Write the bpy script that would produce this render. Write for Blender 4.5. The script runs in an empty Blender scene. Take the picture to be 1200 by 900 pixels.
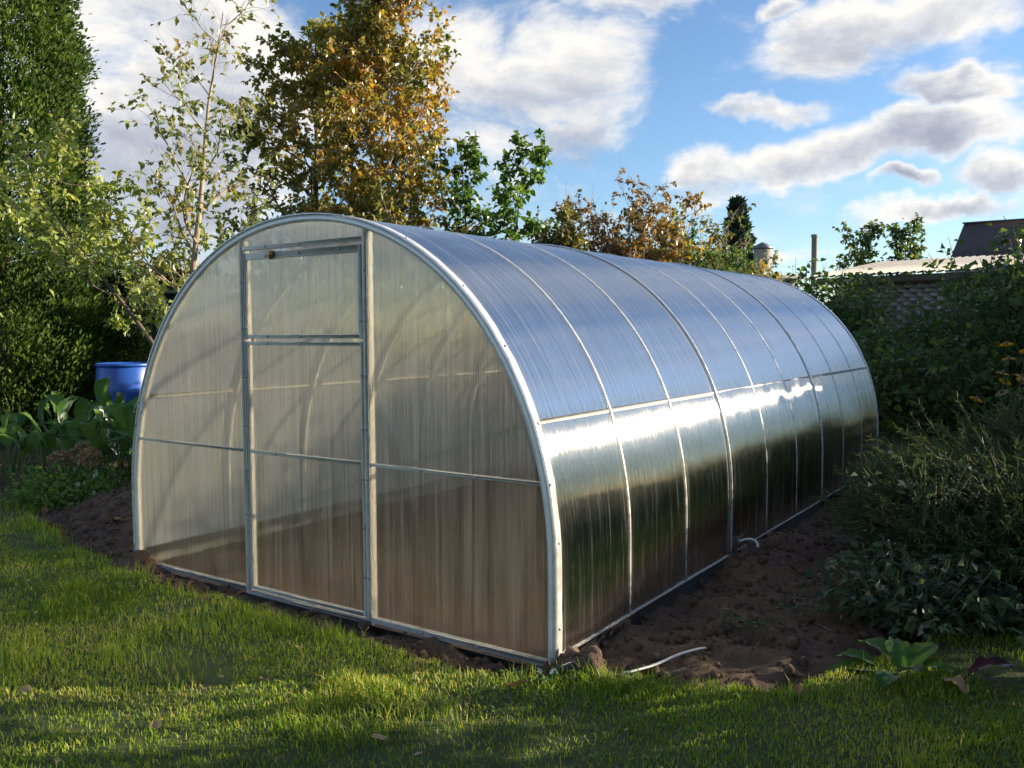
import bpy, math, random
import numpy as np
from mathutils import Vector, Matrix

R = math.radians
scene = bpy.context.scene
C = scene.collection
PI = math.pi

# ------------------------------------------------------------------ camera
CAMP = (4.859, -3.007, 1.401)
cam_d = bpy.data.cameras.new('camera')
cam = bpy.data.objects.new('camera', cam_d)
C.objects.link(cam)
_y, _p, _r = -0.6032, -0.0619, -0.0045
_f = Vector((math.sin(_y) * math.cos(_p), math.cos(_y) * math.cos(_p), math.sin(_p)))
_rt = Vector((math.cos(_y), -math.sin(_y), 0))
_up = _rt.cross(_f)
_rt2 = math.cos(_r) * _rt + math.sin(_r) * _up
_up2 = -math.sin(_r) * _rt + math.cos(_r) * _up
cam.matrix_world = Matrix(((_rt2.x, _up2.x, -_f.x, CAMP[0]), (_rt2.y, _up2.y, -_f.y, CAMP[1]),
                           (_rt2.z, _up2.z, -_f.z, CAMP[2]), (0, 0, 0, 1)))
cam_d.sensor_width = 36
cam_d.lens = 1017.5 * 36 / 1200
cam_d.clip_start = 0.05
cam_d.clip_end = 5000
scene.camera = cam

# ------------------------------------------------------------------ view, sampling
scene.view_settings.view_transform = 'Standard'
scene.view_settings.look = 'None'
scene.view_settings.exposure = 1.28
scene.view_settings.gamma = 1
scene.render.engine = 'CYCLES'
cy = scene.cycles
cy.use_denoising = True
cy.max_bounces = 10
cy.transparent_max_bounces = 12
cy.transmission_bounces = 8
cy.glossy_bounces = 4
cy.diffuse_bounces = 3
cy.sample_clamp_indirect = 6
cy.caustics_refractive = True
cy.caustics_reflective = False

# ------------------------------------------------------------------ sun
SUN_AZ, SUN_EL = 48.0, 14.2
sl = bpy.data.lights.new('sun', 'SUN')
sl.energy = 5.0
sl.angle = R(0.55)
sl.color = (1.0, 0.86, 0.66)
sun = bpy.data.objects.new('sun', sl)
C.objects.link(sun)
sdir = Vector((math.sin(R(SUN_AZ)) * math.cos(R(SUN_EL)), math.cos(R(SUN_AZ)) * math.cos(R(SUN_EL)), math.sin(R(SUN_EL))))
sun.rotation_euler = sdir.to_track_quat('Z', 'Y').to_euler()
sun.location = (8, 12, 8)

# ------------------------------------------------------------------ node helpers
class NT:
    def __init__(s, tree):
        s.t = tree; s.n = tree.nodes; s.l = tree.links
    def node(s, kind, **kw):
        n = s.n.new(kind)
        for k, v in kw.items(): setattr(n, k, v)
        return n
    def put(s, sock, v):
        if v is None: return
        if isinstance(v, bpy.types.NodeSocket): s.l.new(v, sock)
        elif isinstance(v, (tuple, list)) and len(v) == 3 and len(getattr(sock, 'default_value', (0, 0, 0))) == 4:
            sock.default_value = (*v, 1)
        else: sock.default_value = v
    def m(s, op, a, b=None, c=None, clamp=False):
        n = s.node('ShaderNodeMath', operation=op, use_clamp=clamp)
        for i, v in enumerate((a, b, c)): s.put(n.inputs[i], v)
        return n.outputs[0]
    def vm(s, op, a, b=None):
        n = s.node('ShaderNodeVectorMath', operation=op)
        s.put(n.inputs[0], a); s.put(n.inputs[1], b)
        return n.outputs['Value'] if op in ('DOT_PRODUCT', 'LENGTH') else n.outputs[0]
    def mix(s, f, a, b, mode='MIX'):
        n = s.node('ShaderNodeMix', data_type='RGBA', blend_type=mode)
        s.put(n.inputs[0], f); s.put(n.inputs[6], a); s.put(n.inputs[7], b)
        return n.outputs[2]
    def ramp(s, f, stops, interp='LINEAR'):
        n = s.node('ShaderNodeValToRGB'); r = n.color_ramp; r.interpolation = interp
        while len(r.elements) < len(stops): r.elements.new(0.5)
        for e, (p, c) in zip(r.elements, stops):
            e.position = p; e.color = (*c, 1) if len(c) == 3 else c
        s.put(n.inputs[0], f)
        return n.outputs[0]
    def rng(s, v, a, b, c=0.0, d=1.0, smooth=True):
        n = s.node('ShaderNodeMapRange', interpolation_type='SMOOTHSTEP' if smooth else 'LINEAR')
        for i, x in enumerate((v, a, b, c, d)): s.put(n.inputs[i], x)
        return n.outputs[0]
    def noise(s, vec, scale, detail=3, rough=0.5, dist=0.0):
        n = s.node('ShaderNodeTexNoise')
        s.put(n.inputs['Vector'], vec); s.put(n.inputs['Scale'], scale); s.put(n.inputs['Detail'], detail)
        s.put(n.inputs['Roughness'], rough); s.put(n.inputs['Distortion'], dist)
        return n.outputs[0]

# ------------------------------------------------------------------ world: sky with broken cloud
world = bpy.data.worlds.new('World')
scene.world = world
world.use_nodes = True
W = NT(world.node_tree)
bg = W.n['Background']
sky = W.node('ShaderNodeTexSky', sky_type='NISHITA', sun_disc=False)
sky.sun_elevation = R(SUN_EL); sky.sun_rotation = R(SUN_AZ)
sky.air_density = 1.0; sky.dust_density = 0.25; sky.ozone_density = 2.6; sky.altitude = 100
tc = W.node('ShaderNodeTexCoord').outputs['Generated']
d = W.vm('NORMALIZE', tc)
sep = W.node('ShaderNodeSeparateXYZ'); W.put(sep.inputs[0], d)
# cloud masses seen from the garden: azimuth, elevation, half width, half height, tilt (degrees)
BL = [(-32.3, 15.2, 7.6, 6.0, 0), (-37.5, 16.5, 4.5, 5.0, 0), (-26.5, 20.2, 5.6, 2.1, 0), (-56.3, 13.0, 9.8, 13.5, 0),
      (-13.3, 10.7, 11.8, 1.8, 10), (-22.5, 10.2, 2.7, 1.4, 0), (-13.4, 17.2, 5.9, 2.6, 15), (-7.5, 18.6, 5.6, 2.6, 0),
      (-7.9, 14.0, 3.6, 1.2, -5), (-18.3, 13.4, 4.9, 1.0, -5), (-18.1, 18.5, 1.4, 1.0, 0),
      (-4.8, 9.0, 3.8, 1.5, 5), (-8.0, 7.0, 7.5, 0.95, 6), (-10.7, 8.5, 2.1, 0.6, 0), (-31.2, 12.1, 3.2, 2.4, 0),
      (-24.0, 4.6, 11.0, 0.7, 0), (-46, 24, 5, 4, 0), (-20, 27, 9, 3, 8), (5, 14, 8, 3, 5), (12, 7, 8, 1.5, 0),
      (-75, 14, 8, 6, 0), (-95, 20, 10, 5, 0), (60, 18, 12, 4, 0), (30, 26, 9, 4, 0), (110, 20, 14, 6, 0),
      (150, 24, 14, 7, 0), (190, 20, 12, 5, 0), (230, 25, 12, 6, 0), (-40, 40, 12, 8, 0), (10, 50, 14, 9, 0),
      (80, 48, 13, 9, 0), (170, 55, 15, 10, 0)]
warp = W.node('ShaderNodeTexNoise'); W.put(warp.inputs['Vector'], d); warp.inputs['Scale'].default_value = 5; warp.inputs['Detail'].default_value = 5
warp.inputs['Roughness'].default_value = 0.6
wv = W.vm('SUBTRACT', warp.outputs[1], (0.5, 0.5, 0.5))
ws = W.node('ShaderNodeVectorMath', operation='SCALE'); W.put(ws.inputs[0], wv); ws.inputs['Scale'].default_value = 0.13
dw = W.vm('ADD', d, ws.outputs[0])
mass = None; top = None
for az, el, hw, hh, tilt in BL:
    a, e = R(az), R(el)
    c = Vector((math.sin(a) * math.cos(e), math.cos(a) * math.cos(e), math.sin(e)))
    rt = Vector((math.cos(a), -math.sin(a), 0)); up = rt.cross(c)
    t = R(tilt)
    ax = (math.cos(t) * rt + math.sin(t) * up) / math.tan(R(hw)); ay = (-math.sin(t) * rt + math.cos(t) * up) / math.tan(R(hh))
    # a third axis keeps the far side of the sky outside the mass
    az3 = c
    u = W.vm('DOT_PRODUCT', dw, tuple(ax)); v = W.vm('DOT_PRODUCT', dw, tuple(ay)); k = W.vm('DOT_PRODUCT', dw, tuple(az3))
    q = W.m('ADD', W.m('MULTIPLY', u, u), W.m('MULTIPLY', v, v))
    q = W.m('SUBTRACT', 1.0, q)
    q = W.m('MULTIPLY', W.m('MAXIMUM', q, -1.0), W.m('GREATER_THAN', k, 0.2))
    q = W.m('SUBTRACT', q, W.m('LESS_THAN', k, 0.2))
    tv = W.m('MULTIPLY', W.m('MAXIMUM', q, 0.0), v)
    mass = q if mass is None else W.m('MAXIMUM', mass, q)
    top = tv if top is None else W.m('ADD', top, tv)
cs = W.vm('MULTIPLY', d, (1, 1, 1.9))
n1 = W.noise(cs, 5.5, 9, 0.64, 0.35)
n2 = W.noise(W.vm('ADD', cs, (0.02, 0.02, 0.05)), 5.5, 9, 0.64, 0.35)
n3 = W.noise(cs, 18, 5, 0.6)
dens = W.m('ADD', W.m('MULTIPLY', mass, 0.70), W.m('MULTIPLY', W.m('SUBTRACT', n1, 0.5), 2.3))
dens = W.m('ADD', dens, W.m('MULTIPLY', W.m('SUBTRACT', n3, 0.5), 0.45))
alpha = W.rng(dens, -0.1, 0.62)
wisp = W.m('MULTIPLY', W.rng(n1, 0.5, 0.72), 0.42)
alpha = W.m('MAXIMUM', alpha, wisp)
thick = W.rng(dens, 0.28, 0.85)
rel = W.m('ADD', W.m('MULTIPLY', W.m('SUBTRACT', n1, n2), 3.2), W.m('MULTIPLY', top, 0.75))
lit = W.m('ADD', W.m('SUBTRACT', 1.0, W.m('MULTIPLY', thick, 0.62)), rel, clamp=True)
ccol = W.ramp(lit, [(0.0, (2.0, 2.15, 2.6)), (0.45, (3.1, 3.2, 3.5)), (1.0, (5.2, 5.0, 4.65))])
sky_t = W.mix(1.0, sky.outputs[0], (0.90, 0.96, 1.06), 'MULTIPLY')
out = W.mix(W.m('MULTIPLY', alpha, 0.96), sky_t, ccol)
W.put(bg.inputs[0], out)
bg.inputs[1].default_value = 0.085

# ------------------------------------------------------------------ mesh helpers
def mesh(name, V, F, mat=None, smooth=False, attrs=None, uv=None):
    """V (n,3); F list of int arrays (m,k)."""
    me = bpy.data.meshes.new(name)
    V = np.asarray(V, dtype=np.float32)
    if not isinstance(F, list): F = [F]
    F = [np.asarray(f, dtype=np.int32) for f in F if len(f)]
    nl = sum(f.size for f in F); nf = sum(len(f) for f in F)
    me.vertices.add(len(V)); me.vertices.foreach_set('co', V.ravel())
    me.loops.add(nl); me.polygons.add(nf)
    li = np.concatenate([f.ravel() for f in F])
    tot = np.concatenate([np.full(len(f), f.shape[1], dtype=np.int32) for f in F])
    st = np.concatenate([[0], np.cumsum(tot)[:-1]]).astype(np.int32)
    me.loops.foreach_set('vertex_index', li)
    me.polygons.foreach_set('loop_start', st)
    me.polygons.foreach_set('loop_total', tot)
    if smooth: me.polygons.foreach_set('use_smooth', np.ones(nf, dtype=bool))
    if uv is not None:
        l = me.uv_layers.new(name='UVMap'); l.data.foreach_set('uv', np.asarray(uv, dtype=np.float32)[li].ravel())
    for k, a in (attrs or {}).items():
        at = me.attributes.new(k, 'FLOAT', 'POINT'); at.data.foreach_set('value', np.asarray(a, dtype=np.float32))
    me.update(calc_edges=True)
    if mat: me.materials.append(mat)
    return me

def link(name, me, parent=None, loc=None, rot=None, **props):
    o = bpy.data.objects.new(name, me); C.objects.link(o)
    if parent is not None: o.parent = parent
    if loc is not None: o.location = loc
    if rot is not None: o.rotation_euler = rot
    for k, v in props.items(): o[k] = v
    return o

def empty(name, loc, label, cat, group=None, rot=None):
    o = bpy.data.objects.new(name, None); C.objects.link(o)
    o.empty_display_size = 0.1
    o.location = loc
    if rot is not None: o.rotation_euler = rot
    o['label'] = label; o['category'] = cat
    if group: o['group'] = group
    return o

class MB:
    """collects vertices and faces for one mesh"""
    def __init__(s): s.V = []; s.F = {}; s.n = 0; s.A = []
    def add(s, V, F, a=None):
        V = np.asarray(V, float).reshape(-1, 3); F = np.asarray(F, int)
        s.F.setdefault(F.shape[1], []).append(F + s.n); s.V.append(V); s.n += len(V)
        s.A.append(np.full(len(V), 0.5) if a is None else (np.full(len(V), a) if np.isscalar(a) else np.asarray(a)))
        return s
    def build(s, name, mat, parent=None, smooth=False, loc=None, **props):
        me = mesh(name, np.vstack(s.V), [np.vstack(f) for f in s.F.values()], mat, smooth, {'tint': np.concatenate(s.A)})
        return link(name, me, parent, loc, **props)
    def mesh(s, name, mat, smooth=False):
        return mesh(name, np.vstack(s.V), [np.vstack(f) for f in s.F.values()], mat, smooth, {'tint': np.concatenate(s.A)})

BOXF = np.array([(0, 3, 2, 1), (4, 5, 6, 7), (0, 1, 5, 4), (1, 2, 6, 5), (2, 3, 7, 6), (3, 0, 4, 7)])
def box(x0, x1, y0, y1, z0, z1):
    return np.array([(x0, y0, z0), (x1, y0, z0), (x1, y1, z0), (x0, y1, z0), (x0, y0, z1), (x1, y0, z1), (x1, y1, z1), (x0, y1, z1)], float), BOXF
def cbox(x0, x1, y0, y1, z0, z1, b=0.003):
    """box with chamfered edges"""
    V = []; 
    xs, ys, zs = (x0, x1), (y0, y1), (z0, z1)
    idx = {}
    for i in (0, 1):
        for j in (0, 1):
            for k in (0, 1):
                sx, sy, sz = (1 - 2 * i), (1 - 2 * j), (1 - 2 * k)
                for a in range(3):
                    p = [xs[i] + sx * b, ys[j] + sy * b, zs[k] + sz * b]
                    p[a] = (xs[i], ys[j], zs[k])[a]
                    idx[(i, j, k, a)] = len(V); V.append(p)
    Q = []; T = []
    for a in range(3):
        o = [x for x in range(3) if x != a]
        for s in (0, 1):
            q = []
            for (u, w) in ((0, 0), (1, 0), (1, 1), (0, 1)):
                t = [0, 0, 0]; t[a] = s; t[o[0]] = u; t[o[1]] = w
                q.append(idx[(*t, a)])
            Q.append(q if (s == 1) ^ (a == 1) else q[::-1])
    for a in range(3):
        o = [x for x in range(3) if x != a]
        for u in (0, 1):
            for w in (0, 1):
                q = []
                for s in (0, 1):
                    t = [0, 0, 0]; t[a] = s; t[o[0]] = u; t[o[1]] = w
                    q.append((idx[(*t, o[0])], idx[(*t, o[1])]))
                Q.append([q[0][0], q[0][1], q[1][1], q[1][0]])
    for i in (0, 1):
        for j in (0, 1):
            for k in (0, 1): T.append([idx[(i, j, k, a)] for a in range(3)])
    return np.array(V, float), np.array(Q), np.array(T)
def addc(m, *a, **k):
    V, Q, T = cbox(*a, **k)
    n = m.n; m.add(V, Q); m.F.setdefault(3, []).append(T + n)

def frames(P):
    P = np.asarray(P, float); T = np.gradient(P, axis=0); T /= np.linalg.norm(T, axis=1)[:, None] + 1e-12
    ref = np.array([0, 0, 1.0]) if abs(T[0][2]) < 0.9 else np.array([1.0, 0, 0])
    N = []; n = np.cross(T[0], ref); n /= np.linalg.norm(n)
    for t in T:
        n = n - t * n.dot(t); n /= np.linalg.norm(n) + 1e-12; N.append(n)
    N = np.array(N); B = np.cross(T, N)
    return P, T, N, B
def tube(P, r, sides=6, cap=True):
    P, T, N, B = frames(P); r = np.broadcast_to(np.asarray(r, float), (len(P),))
    a = np.linspace(0, 2 * PI, sides, endpoint=False)
    V = P[:, None] + r[:, None, None] * (np.cos(a)[None, :, None] * N[:, None] + np.sin(a)[None, :, None] * B[:, None])
    V = V.reshape(-1, 3); n = len(P)
    i = np.arange(n - 1)[:, None] * sides; j = np.arange(sides)[None]; j2 = (j + 1) % sides
    F = np.stack([i + j, i + j2, i + sides + j2, i + sides + j], -1).reshape(-1, 4)
    return V, F
def lathe(prof, sides=24, cx=0, cy=0):
    prof = np.array(prof, float); a = np.linspace(0, 2 * PI, sides, endpoint=False)
    V = np.stack([cx + prof[:, 0][:, None] * np.cos(a), cy + prof[:, 0][:, None] * np.sin(a), np.repeat(prof[:, 1][:, None], sides, 1)], -1).reshape(-1, 3)
    n = len(prof); i = np.arange(n - 1)[:, None] * sides; j = np.arange(sides)[None]; j2 = (j + 1) % sides
    return V, np.stack([i + j, i + j2, i + sides + j2, i + sides + j], -1).reshape(-1, 4)

def hash3(ix, iy, iz, seed=0):
    h = (ix.astype(np.int64) * 374761393 + iy.astype(np.int64) * 668265263 + iz.astype(np.int64) * 2147483647 + seed * 1274126177) & 0xffffffff
    h = ((h ^ (h >> 13)) * 1274126177) & 0xffffffff
    h = ((h ^ (h >> 16)) * 2246822519) & 0xffffffff
    return ((h ^ (h >> 15)) & 0xffffff) / float(0xffffff)
def vnoise(x, y, z=0.0, seed=0):
    x, y, z = np.broadcast_arrays(np.asarray(x, float), y, z)
    ix, iy, iz = np.floor(x), np.floor(y), np.floor(z)
    fx, fy, fz = x - ix, y - iy, z - iz
    fx, fy, fz = [t * t * (3 - 2 * t) for t in (fx, fy, fz)]
    r = 0
    for a in (0, 1):
        for b in (0, 1):
            for c in (0, 1):
                r = r + hash3(ix + a, iy + b, iz + c, seed) * (fx if a else 1 - fx) * (fy if b else 1 - fy) * (fz if c else 1 - fz)
    return r * 2 - 1
def fbm(x, y, z=0.0, seed=0, o=4):
    r = 0; a = 1.0
    for k in range(o):
        r = r + a * vnoise(np.asarray(x) * 2 ** k, np.asarray(y) * 2 ** k, np.asarray(z) * 2 ** k, seed + k); a *= 0.5
    return r
def sst(a, b, x):
    t = np.clip((x - a) / (b - a), 0, 1); return t * t * (3 - 2 * t)

# ------------------------------------------------------------------ materials
def mat(name):
    m = bpy.data.materials.new(name); m.use_nodes = True
    n = NT(m.node_tree); b = m.node_tree.nodes['Principled BSDF']
    return m, n, b
def objc(n): return n.node('ShaderNodeTexCoord').outputs['Object']
def attr(n, a='tint'):
    x = n.node('ShaderNodeAttribute'); x.attribute_name = a; return x.outputs['Fac']
def bump(n, b, h, strength=0.3, dist=0.01):
    x = n.node('ShaderNodeBump'); x.inputs['Strength'].default_value = strength; x.inputs['Distance'].default_value = dist
    n.put(x.inputs['Height'], h); n.put(b.inputs['Normal'], x.outputs[0]); return x.outputs[0]

def metal(name, col, rough, ns=30, var=0.25, streak=None, metallic=1.0):
    m, n, b = mat(name)
    oc = objc(n)
    if streak: oc = n.vm('MULTIPLY', oc, streak)
    nz = n.noise(oc, ns, 4, 0.6)
    c = n.mix(nz, tuple(x * (1 - var) for x in col), tuple(min(1, x * (1 + var * .5)) for x in col))
    n.put(b.inputs['Base Color'], c); b.inputs['Metallic'].default_value = metallic
    n.put(b.inputs['Roughness'], n.rng(nz, 0.3, 0.7, rough - 0.07, rough + 0.1))
    bump(n, b, n.noise(oc, ns * 0.4, 2), 0.15, 0.004)
    return m
M_GALV = metal('galvanised_steel', (0.76, 0.75, 0.71), 0.42, metallic=0.3)
M_PURLIN = metal('pale_zinc_coating', (0.86, 0.84, 0.78), 0.5, metallic=0.05)
M_STRIP = metal('bright_metal_strip', (0.84, 0.84, 0.81), 0.28, 14, 0.15, metallic=0.6)
M_BAND = metal('dull_metal_band', (0.52, 0.53, 0.55), 0.32, 20, metallic=0.6)
M_SCREW = metal('screw_steel', (0.38, 0.38, 0.40), 0.45)
M_BRASS = metal('brass', (0.55, 0.38, 0.16), 0.4)
M_BOARD = metal('grey_base_board', (0.20, 0.20, 0.21), 0.42, 9, 0.4, metallic=0.35)

def leafmat(name, stops, trans=0.45, gloss=0.12, rough=0.55, varn=3.0):
    m = bpy.data.materials.new(name); m.use_nodes = True
    n = NT(m.node_tree); n.n.remove(n.n['Principled BSDF']); o = n.n['Material Output']
    t = attr(n)
    nz = n.noise(objc(n), varn, 3, 0.6)
    f = n.m('ADD', t, n.m('MULTIPLY', n.m('SUBTRACT', nz, 0.5), 0.35), clamp=True)
    c = n.ramp(f, stops)
    df = n.node('ShaderNodeBsdfDiffuse'); n.put(df.inputs[0], c)
    tr = n.node('ShaderNodeBsdfTranslucent'); n.put(tr.inputs[0], n.mix(1.0, c, (1.25, 1.2, 0.6), 'MULTIPLY'))
    gl = n.node('ShaderNodeBsdfGlossy'); gl.inputs['Roughness'].default_value = rough; gl.inputs[0].default_value = (0.9, 0.95, 1, 1)
    m1 = n.node('ShaderNodeMixShader'); m1.inputs[0].default_value = trans
    n.l.new(df.outputs[0], m1.inputs[1]); n.l.new(tr.outputs[0], m1.inputs[2])
    m2 = n.node('ShaderNodeMixShader')
    fr = n.node('ShaderNodeFresnel'); fr.inputs[0].default_value = 1.4
    n.put(m2.inputs[0], n.m('MULTIPLY', fr.outputs[0], gloss * 2.6, clamp=True))
    n.l.new(m1.outputs[0], m2.inputs[1]); n.l.new(gl.outputs[0], m2.inputs[2]); n.l.new(m2.outputs[0], o.inputs[0])
    return m
def barkmat(name, c1, c2, scale=14):
    m, n, b = mat(name)
    oc = n.vm('MULTIPLY', objc(n), (1, 1, 0.35)); nz = n.noise(oc, scale, 6, 0.7)
    n.put(b.inputs['Base Color'], n.ramp(nz, [(0.3, c1), (0.7, c2)])); b.inputs['Roughness'].default_value = 0.85
    bump(n, b, nz, 0.6, 0.015)
    return m
M_BARK_APPLE = barkmat('apple_bark', (0.16, 0.12, 0.08), (0.42, 0.33, 0.22))
M_BARK_DARK = barkmat('dark_bark', (0.05, 0.038, 0.028), (0.15, 0.11, 0.08))
M_BARK_PALE = barkmat('pale_bark', (0.22, 0.19, 0.15), (0.42, 0.37, 0.3))
M_STEM = barkmat('green_stem', (0.06, 0.09, 0.03), (0.14, 0.17, 0.06))
M_LEAF = {
 'thuja': leafmat('thuja_foliage', [(0.0, (0.02, 0.045, 0.012)), (0.5, (0.065, 0.125, 0.022)), (1.0, (0.17, 0.24, 0.04))], 0.4, 0.03),
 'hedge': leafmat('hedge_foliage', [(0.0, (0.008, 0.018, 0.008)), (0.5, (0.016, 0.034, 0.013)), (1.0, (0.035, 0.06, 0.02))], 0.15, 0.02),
 'apple': leafmat('apple_leaves', [(0.0, (0.07, 0.12, 0.03)), (0.45, (0.16, 0.23, 0.06)), (0.75, (0.30, 0.32, 0.09)), (1.0, (0.42, 0.30, 0.10))], 0.5, 0.12),
 'applelow': leafmat('pale_apple_leaves', [(0.0, (0.17, 0.25, 0.045)), (0.5, (0.36, 0.44, 0.10)), (1.0, (0.58, 0.56, 0.18))], 0.55, 0.12),
 'autumn_dark': leafmat('bronze_green_leaves', [(0.0, (0.08, 0.11, 0.03)), (0.45, (0.22, 0.25, 0.055)), (0.75, (0.40, 0.34, 0.08)), (1.0, (0.52, 0.32, 0.09))], 0.5, 0.08),
 'autumn': leafmat('autumn_orange_leaves', [(0.0, (0.09, 0.14, 0.028)), (0.35, (0.24, 0.25, 0.045)), (0.62, (0.46, 0.33, 0.055)), (0.9, (0.54, 0.25, 0.055))], 0.5, 0.1),
 'maple': leafmat('maple_leaves', [(0.0, (0.045, 0.10, 0.022)), (0.6, (0.11, 0.22, 0.045)), (1.0, (0.20, 0.31, 0.07))], 0.5, 0.06),
 'rust': leafmat('rusty_leaves', [(0.0, (0.10, 0.075, 0.035)), (0.5, (0.24, 0.15, 0.055)), (1.0, (0.40, 0.22, 0.07))], 0.45, 0.08),
 'olive': leafmat('olive_leaves', [(0.0, (0.07, 0.085, 0.03)), (0.5, (0.17, 0.17, 0.055)), (1.0, (0.30, 0.24, 0.09))], 0.45, 0.08),
 'spruce': leafmat('spruce_needles', [(0.0, (0.015, 0.035, 0.022)), (0.6, (0.035, 0.065, 0.04)), (1.0, (0.07, 0.11, 0.065))], 0.15, 0.05),
 'shrub': leafmat('shrub_leaves', [(0.0, (0.025, 0.055, 0.016)), (0.5, (0.075, 0.145, 0.034)), (0.8, (0.16, 0.25, 0.05)), (1.0, (0.36, 0.34, 0.07))], 0.5, 0.12),
 'juniper': leafmat('juniper_needles', [(0.0, (0.025, 0.05, 0.022)), (0.5, (0.06, 0.11, 0.042)), (0.85, (0.15, 0.20, 0.075)), (1.0, (0.27, 0.24, 0.12))], 0.25, 0.02),
 'veg': leafmat('vegetable_leaves', [(0.0, (0.04, 0.10, 0.022)), (0.6, (0.09, 0.19, 0.035)), (1.0, (0.22, 0.32, 0.06))], 0.45, 0.10),
 'weed': leafmat('weed_leaves', [(0.0, (0.025, 0.055, 0.025)), (0.7, (0.055, 0.10, 0.04)), (1.0, (0.14, 0.19, 0.05))], 0.35, 0.16),
 'grass': leafmat('grass_blades', [(0.0, (0.09, 0.17, 0.018)), (0.5, (0.23, 0.36, 0.038)), (0.85, (0.40, 0.48, 0.065)), (1.0, (0.56, 0.48, 0.17))], 0.5, 0.01, 0.5, 1.3),
 'dry': leafmat('dry_leaves', [(0.0, (0.20, 0.10, 0.05)), (0.5, (0.38, 0.22, 0.11)), (1.0, (0.55, 0.42, 0.24))], 0.25, 0.06),
 'yellow': leafmat('yellow_petals', [(0.0, (0.65, 0.33, 0.02)), (1.0, (0.80, 0.50, 0.03))], 0.45, 0.05),
 'red': leafmat('dark_red_leaf', [(0.0, (0.035, 0.012, 0.014)), (1.0, (0.14, 0.02, 0.03))], 0.3, 0.12),
 'hydr': leafmat('dried_flower_heads', [(0.0, (0.20, 0.11, 0.07)), (0.6, (0.38, 0.24, 0.15)), (1.0, (0.50, 0.38, 0.22))], 0.3, 0.03),
}

# soil
M_SOIL, n, b = mat('bare_soil')
oc = objc(n); nz = n.noise(oc, 3.0, 8, 0.7); nf = n.noise(oc, 45, 6, 0.75)
c = n.ramp(nz, [(0.25, (0.070, 0.045, 0.029)), (0.5, (0.135, 0.083, 0.050)), (0.75, (0.26, 0.155, 0.088))])
c = n.mix(n.rng(nf, 0.35, 0.65), c, (0.038, 0.025, 0.019))
n.put(b.inputs['Base Color'], n.mix(0.5, c, n.ramp(nz, [(0.3, (0.065, 0.042, 0.028)), (0.7, (0.22, 0.13, 0.075))])))
b.inputs['Roughness'].default_value = 0.92
bump(n, b, n.m('ADD', nf, n.noise(oc, 130, 4, 0.7)), 0.9, 0.012)
M_TURF, n, b = mat('turf_ground')
oc = objc(n); nz = n.noise(oc, 9, 7, 0.7)
n.put(b.inputs['Base Color'], n.ramp(nz, [(0.3, (0.03, 0.045, 0.012)), (0.55, (0.06, 0.085, 0.02)), (0.75, (0.10, 0.085, 0.035))]))
b.inputs['Roughness'].default_value = 0.95
bump(n, b, n.noise(oc, 80, 5, 0.7), 0.8, 0.01)
M_FAR, n, b = mat('distant_ground')
oc = objc(n); nz = n.noise(oc, 0.6, 7, 0.7)
n.put(b.inputs['Base Color'], n.ramp(nz, [(0.35, (0.035, 0.042, 0.018)), (0.5, (0.055, 0.048, 0.028)), (0.7, (0.085, 0.056, 0.036))]))
b.inputs['Roughness'].default_value = 0.95
bump(n, b, n.noise(oc, 14, 7, 0.75), 1.0, 0.12)

POLY_ROT = 0.25
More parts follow.
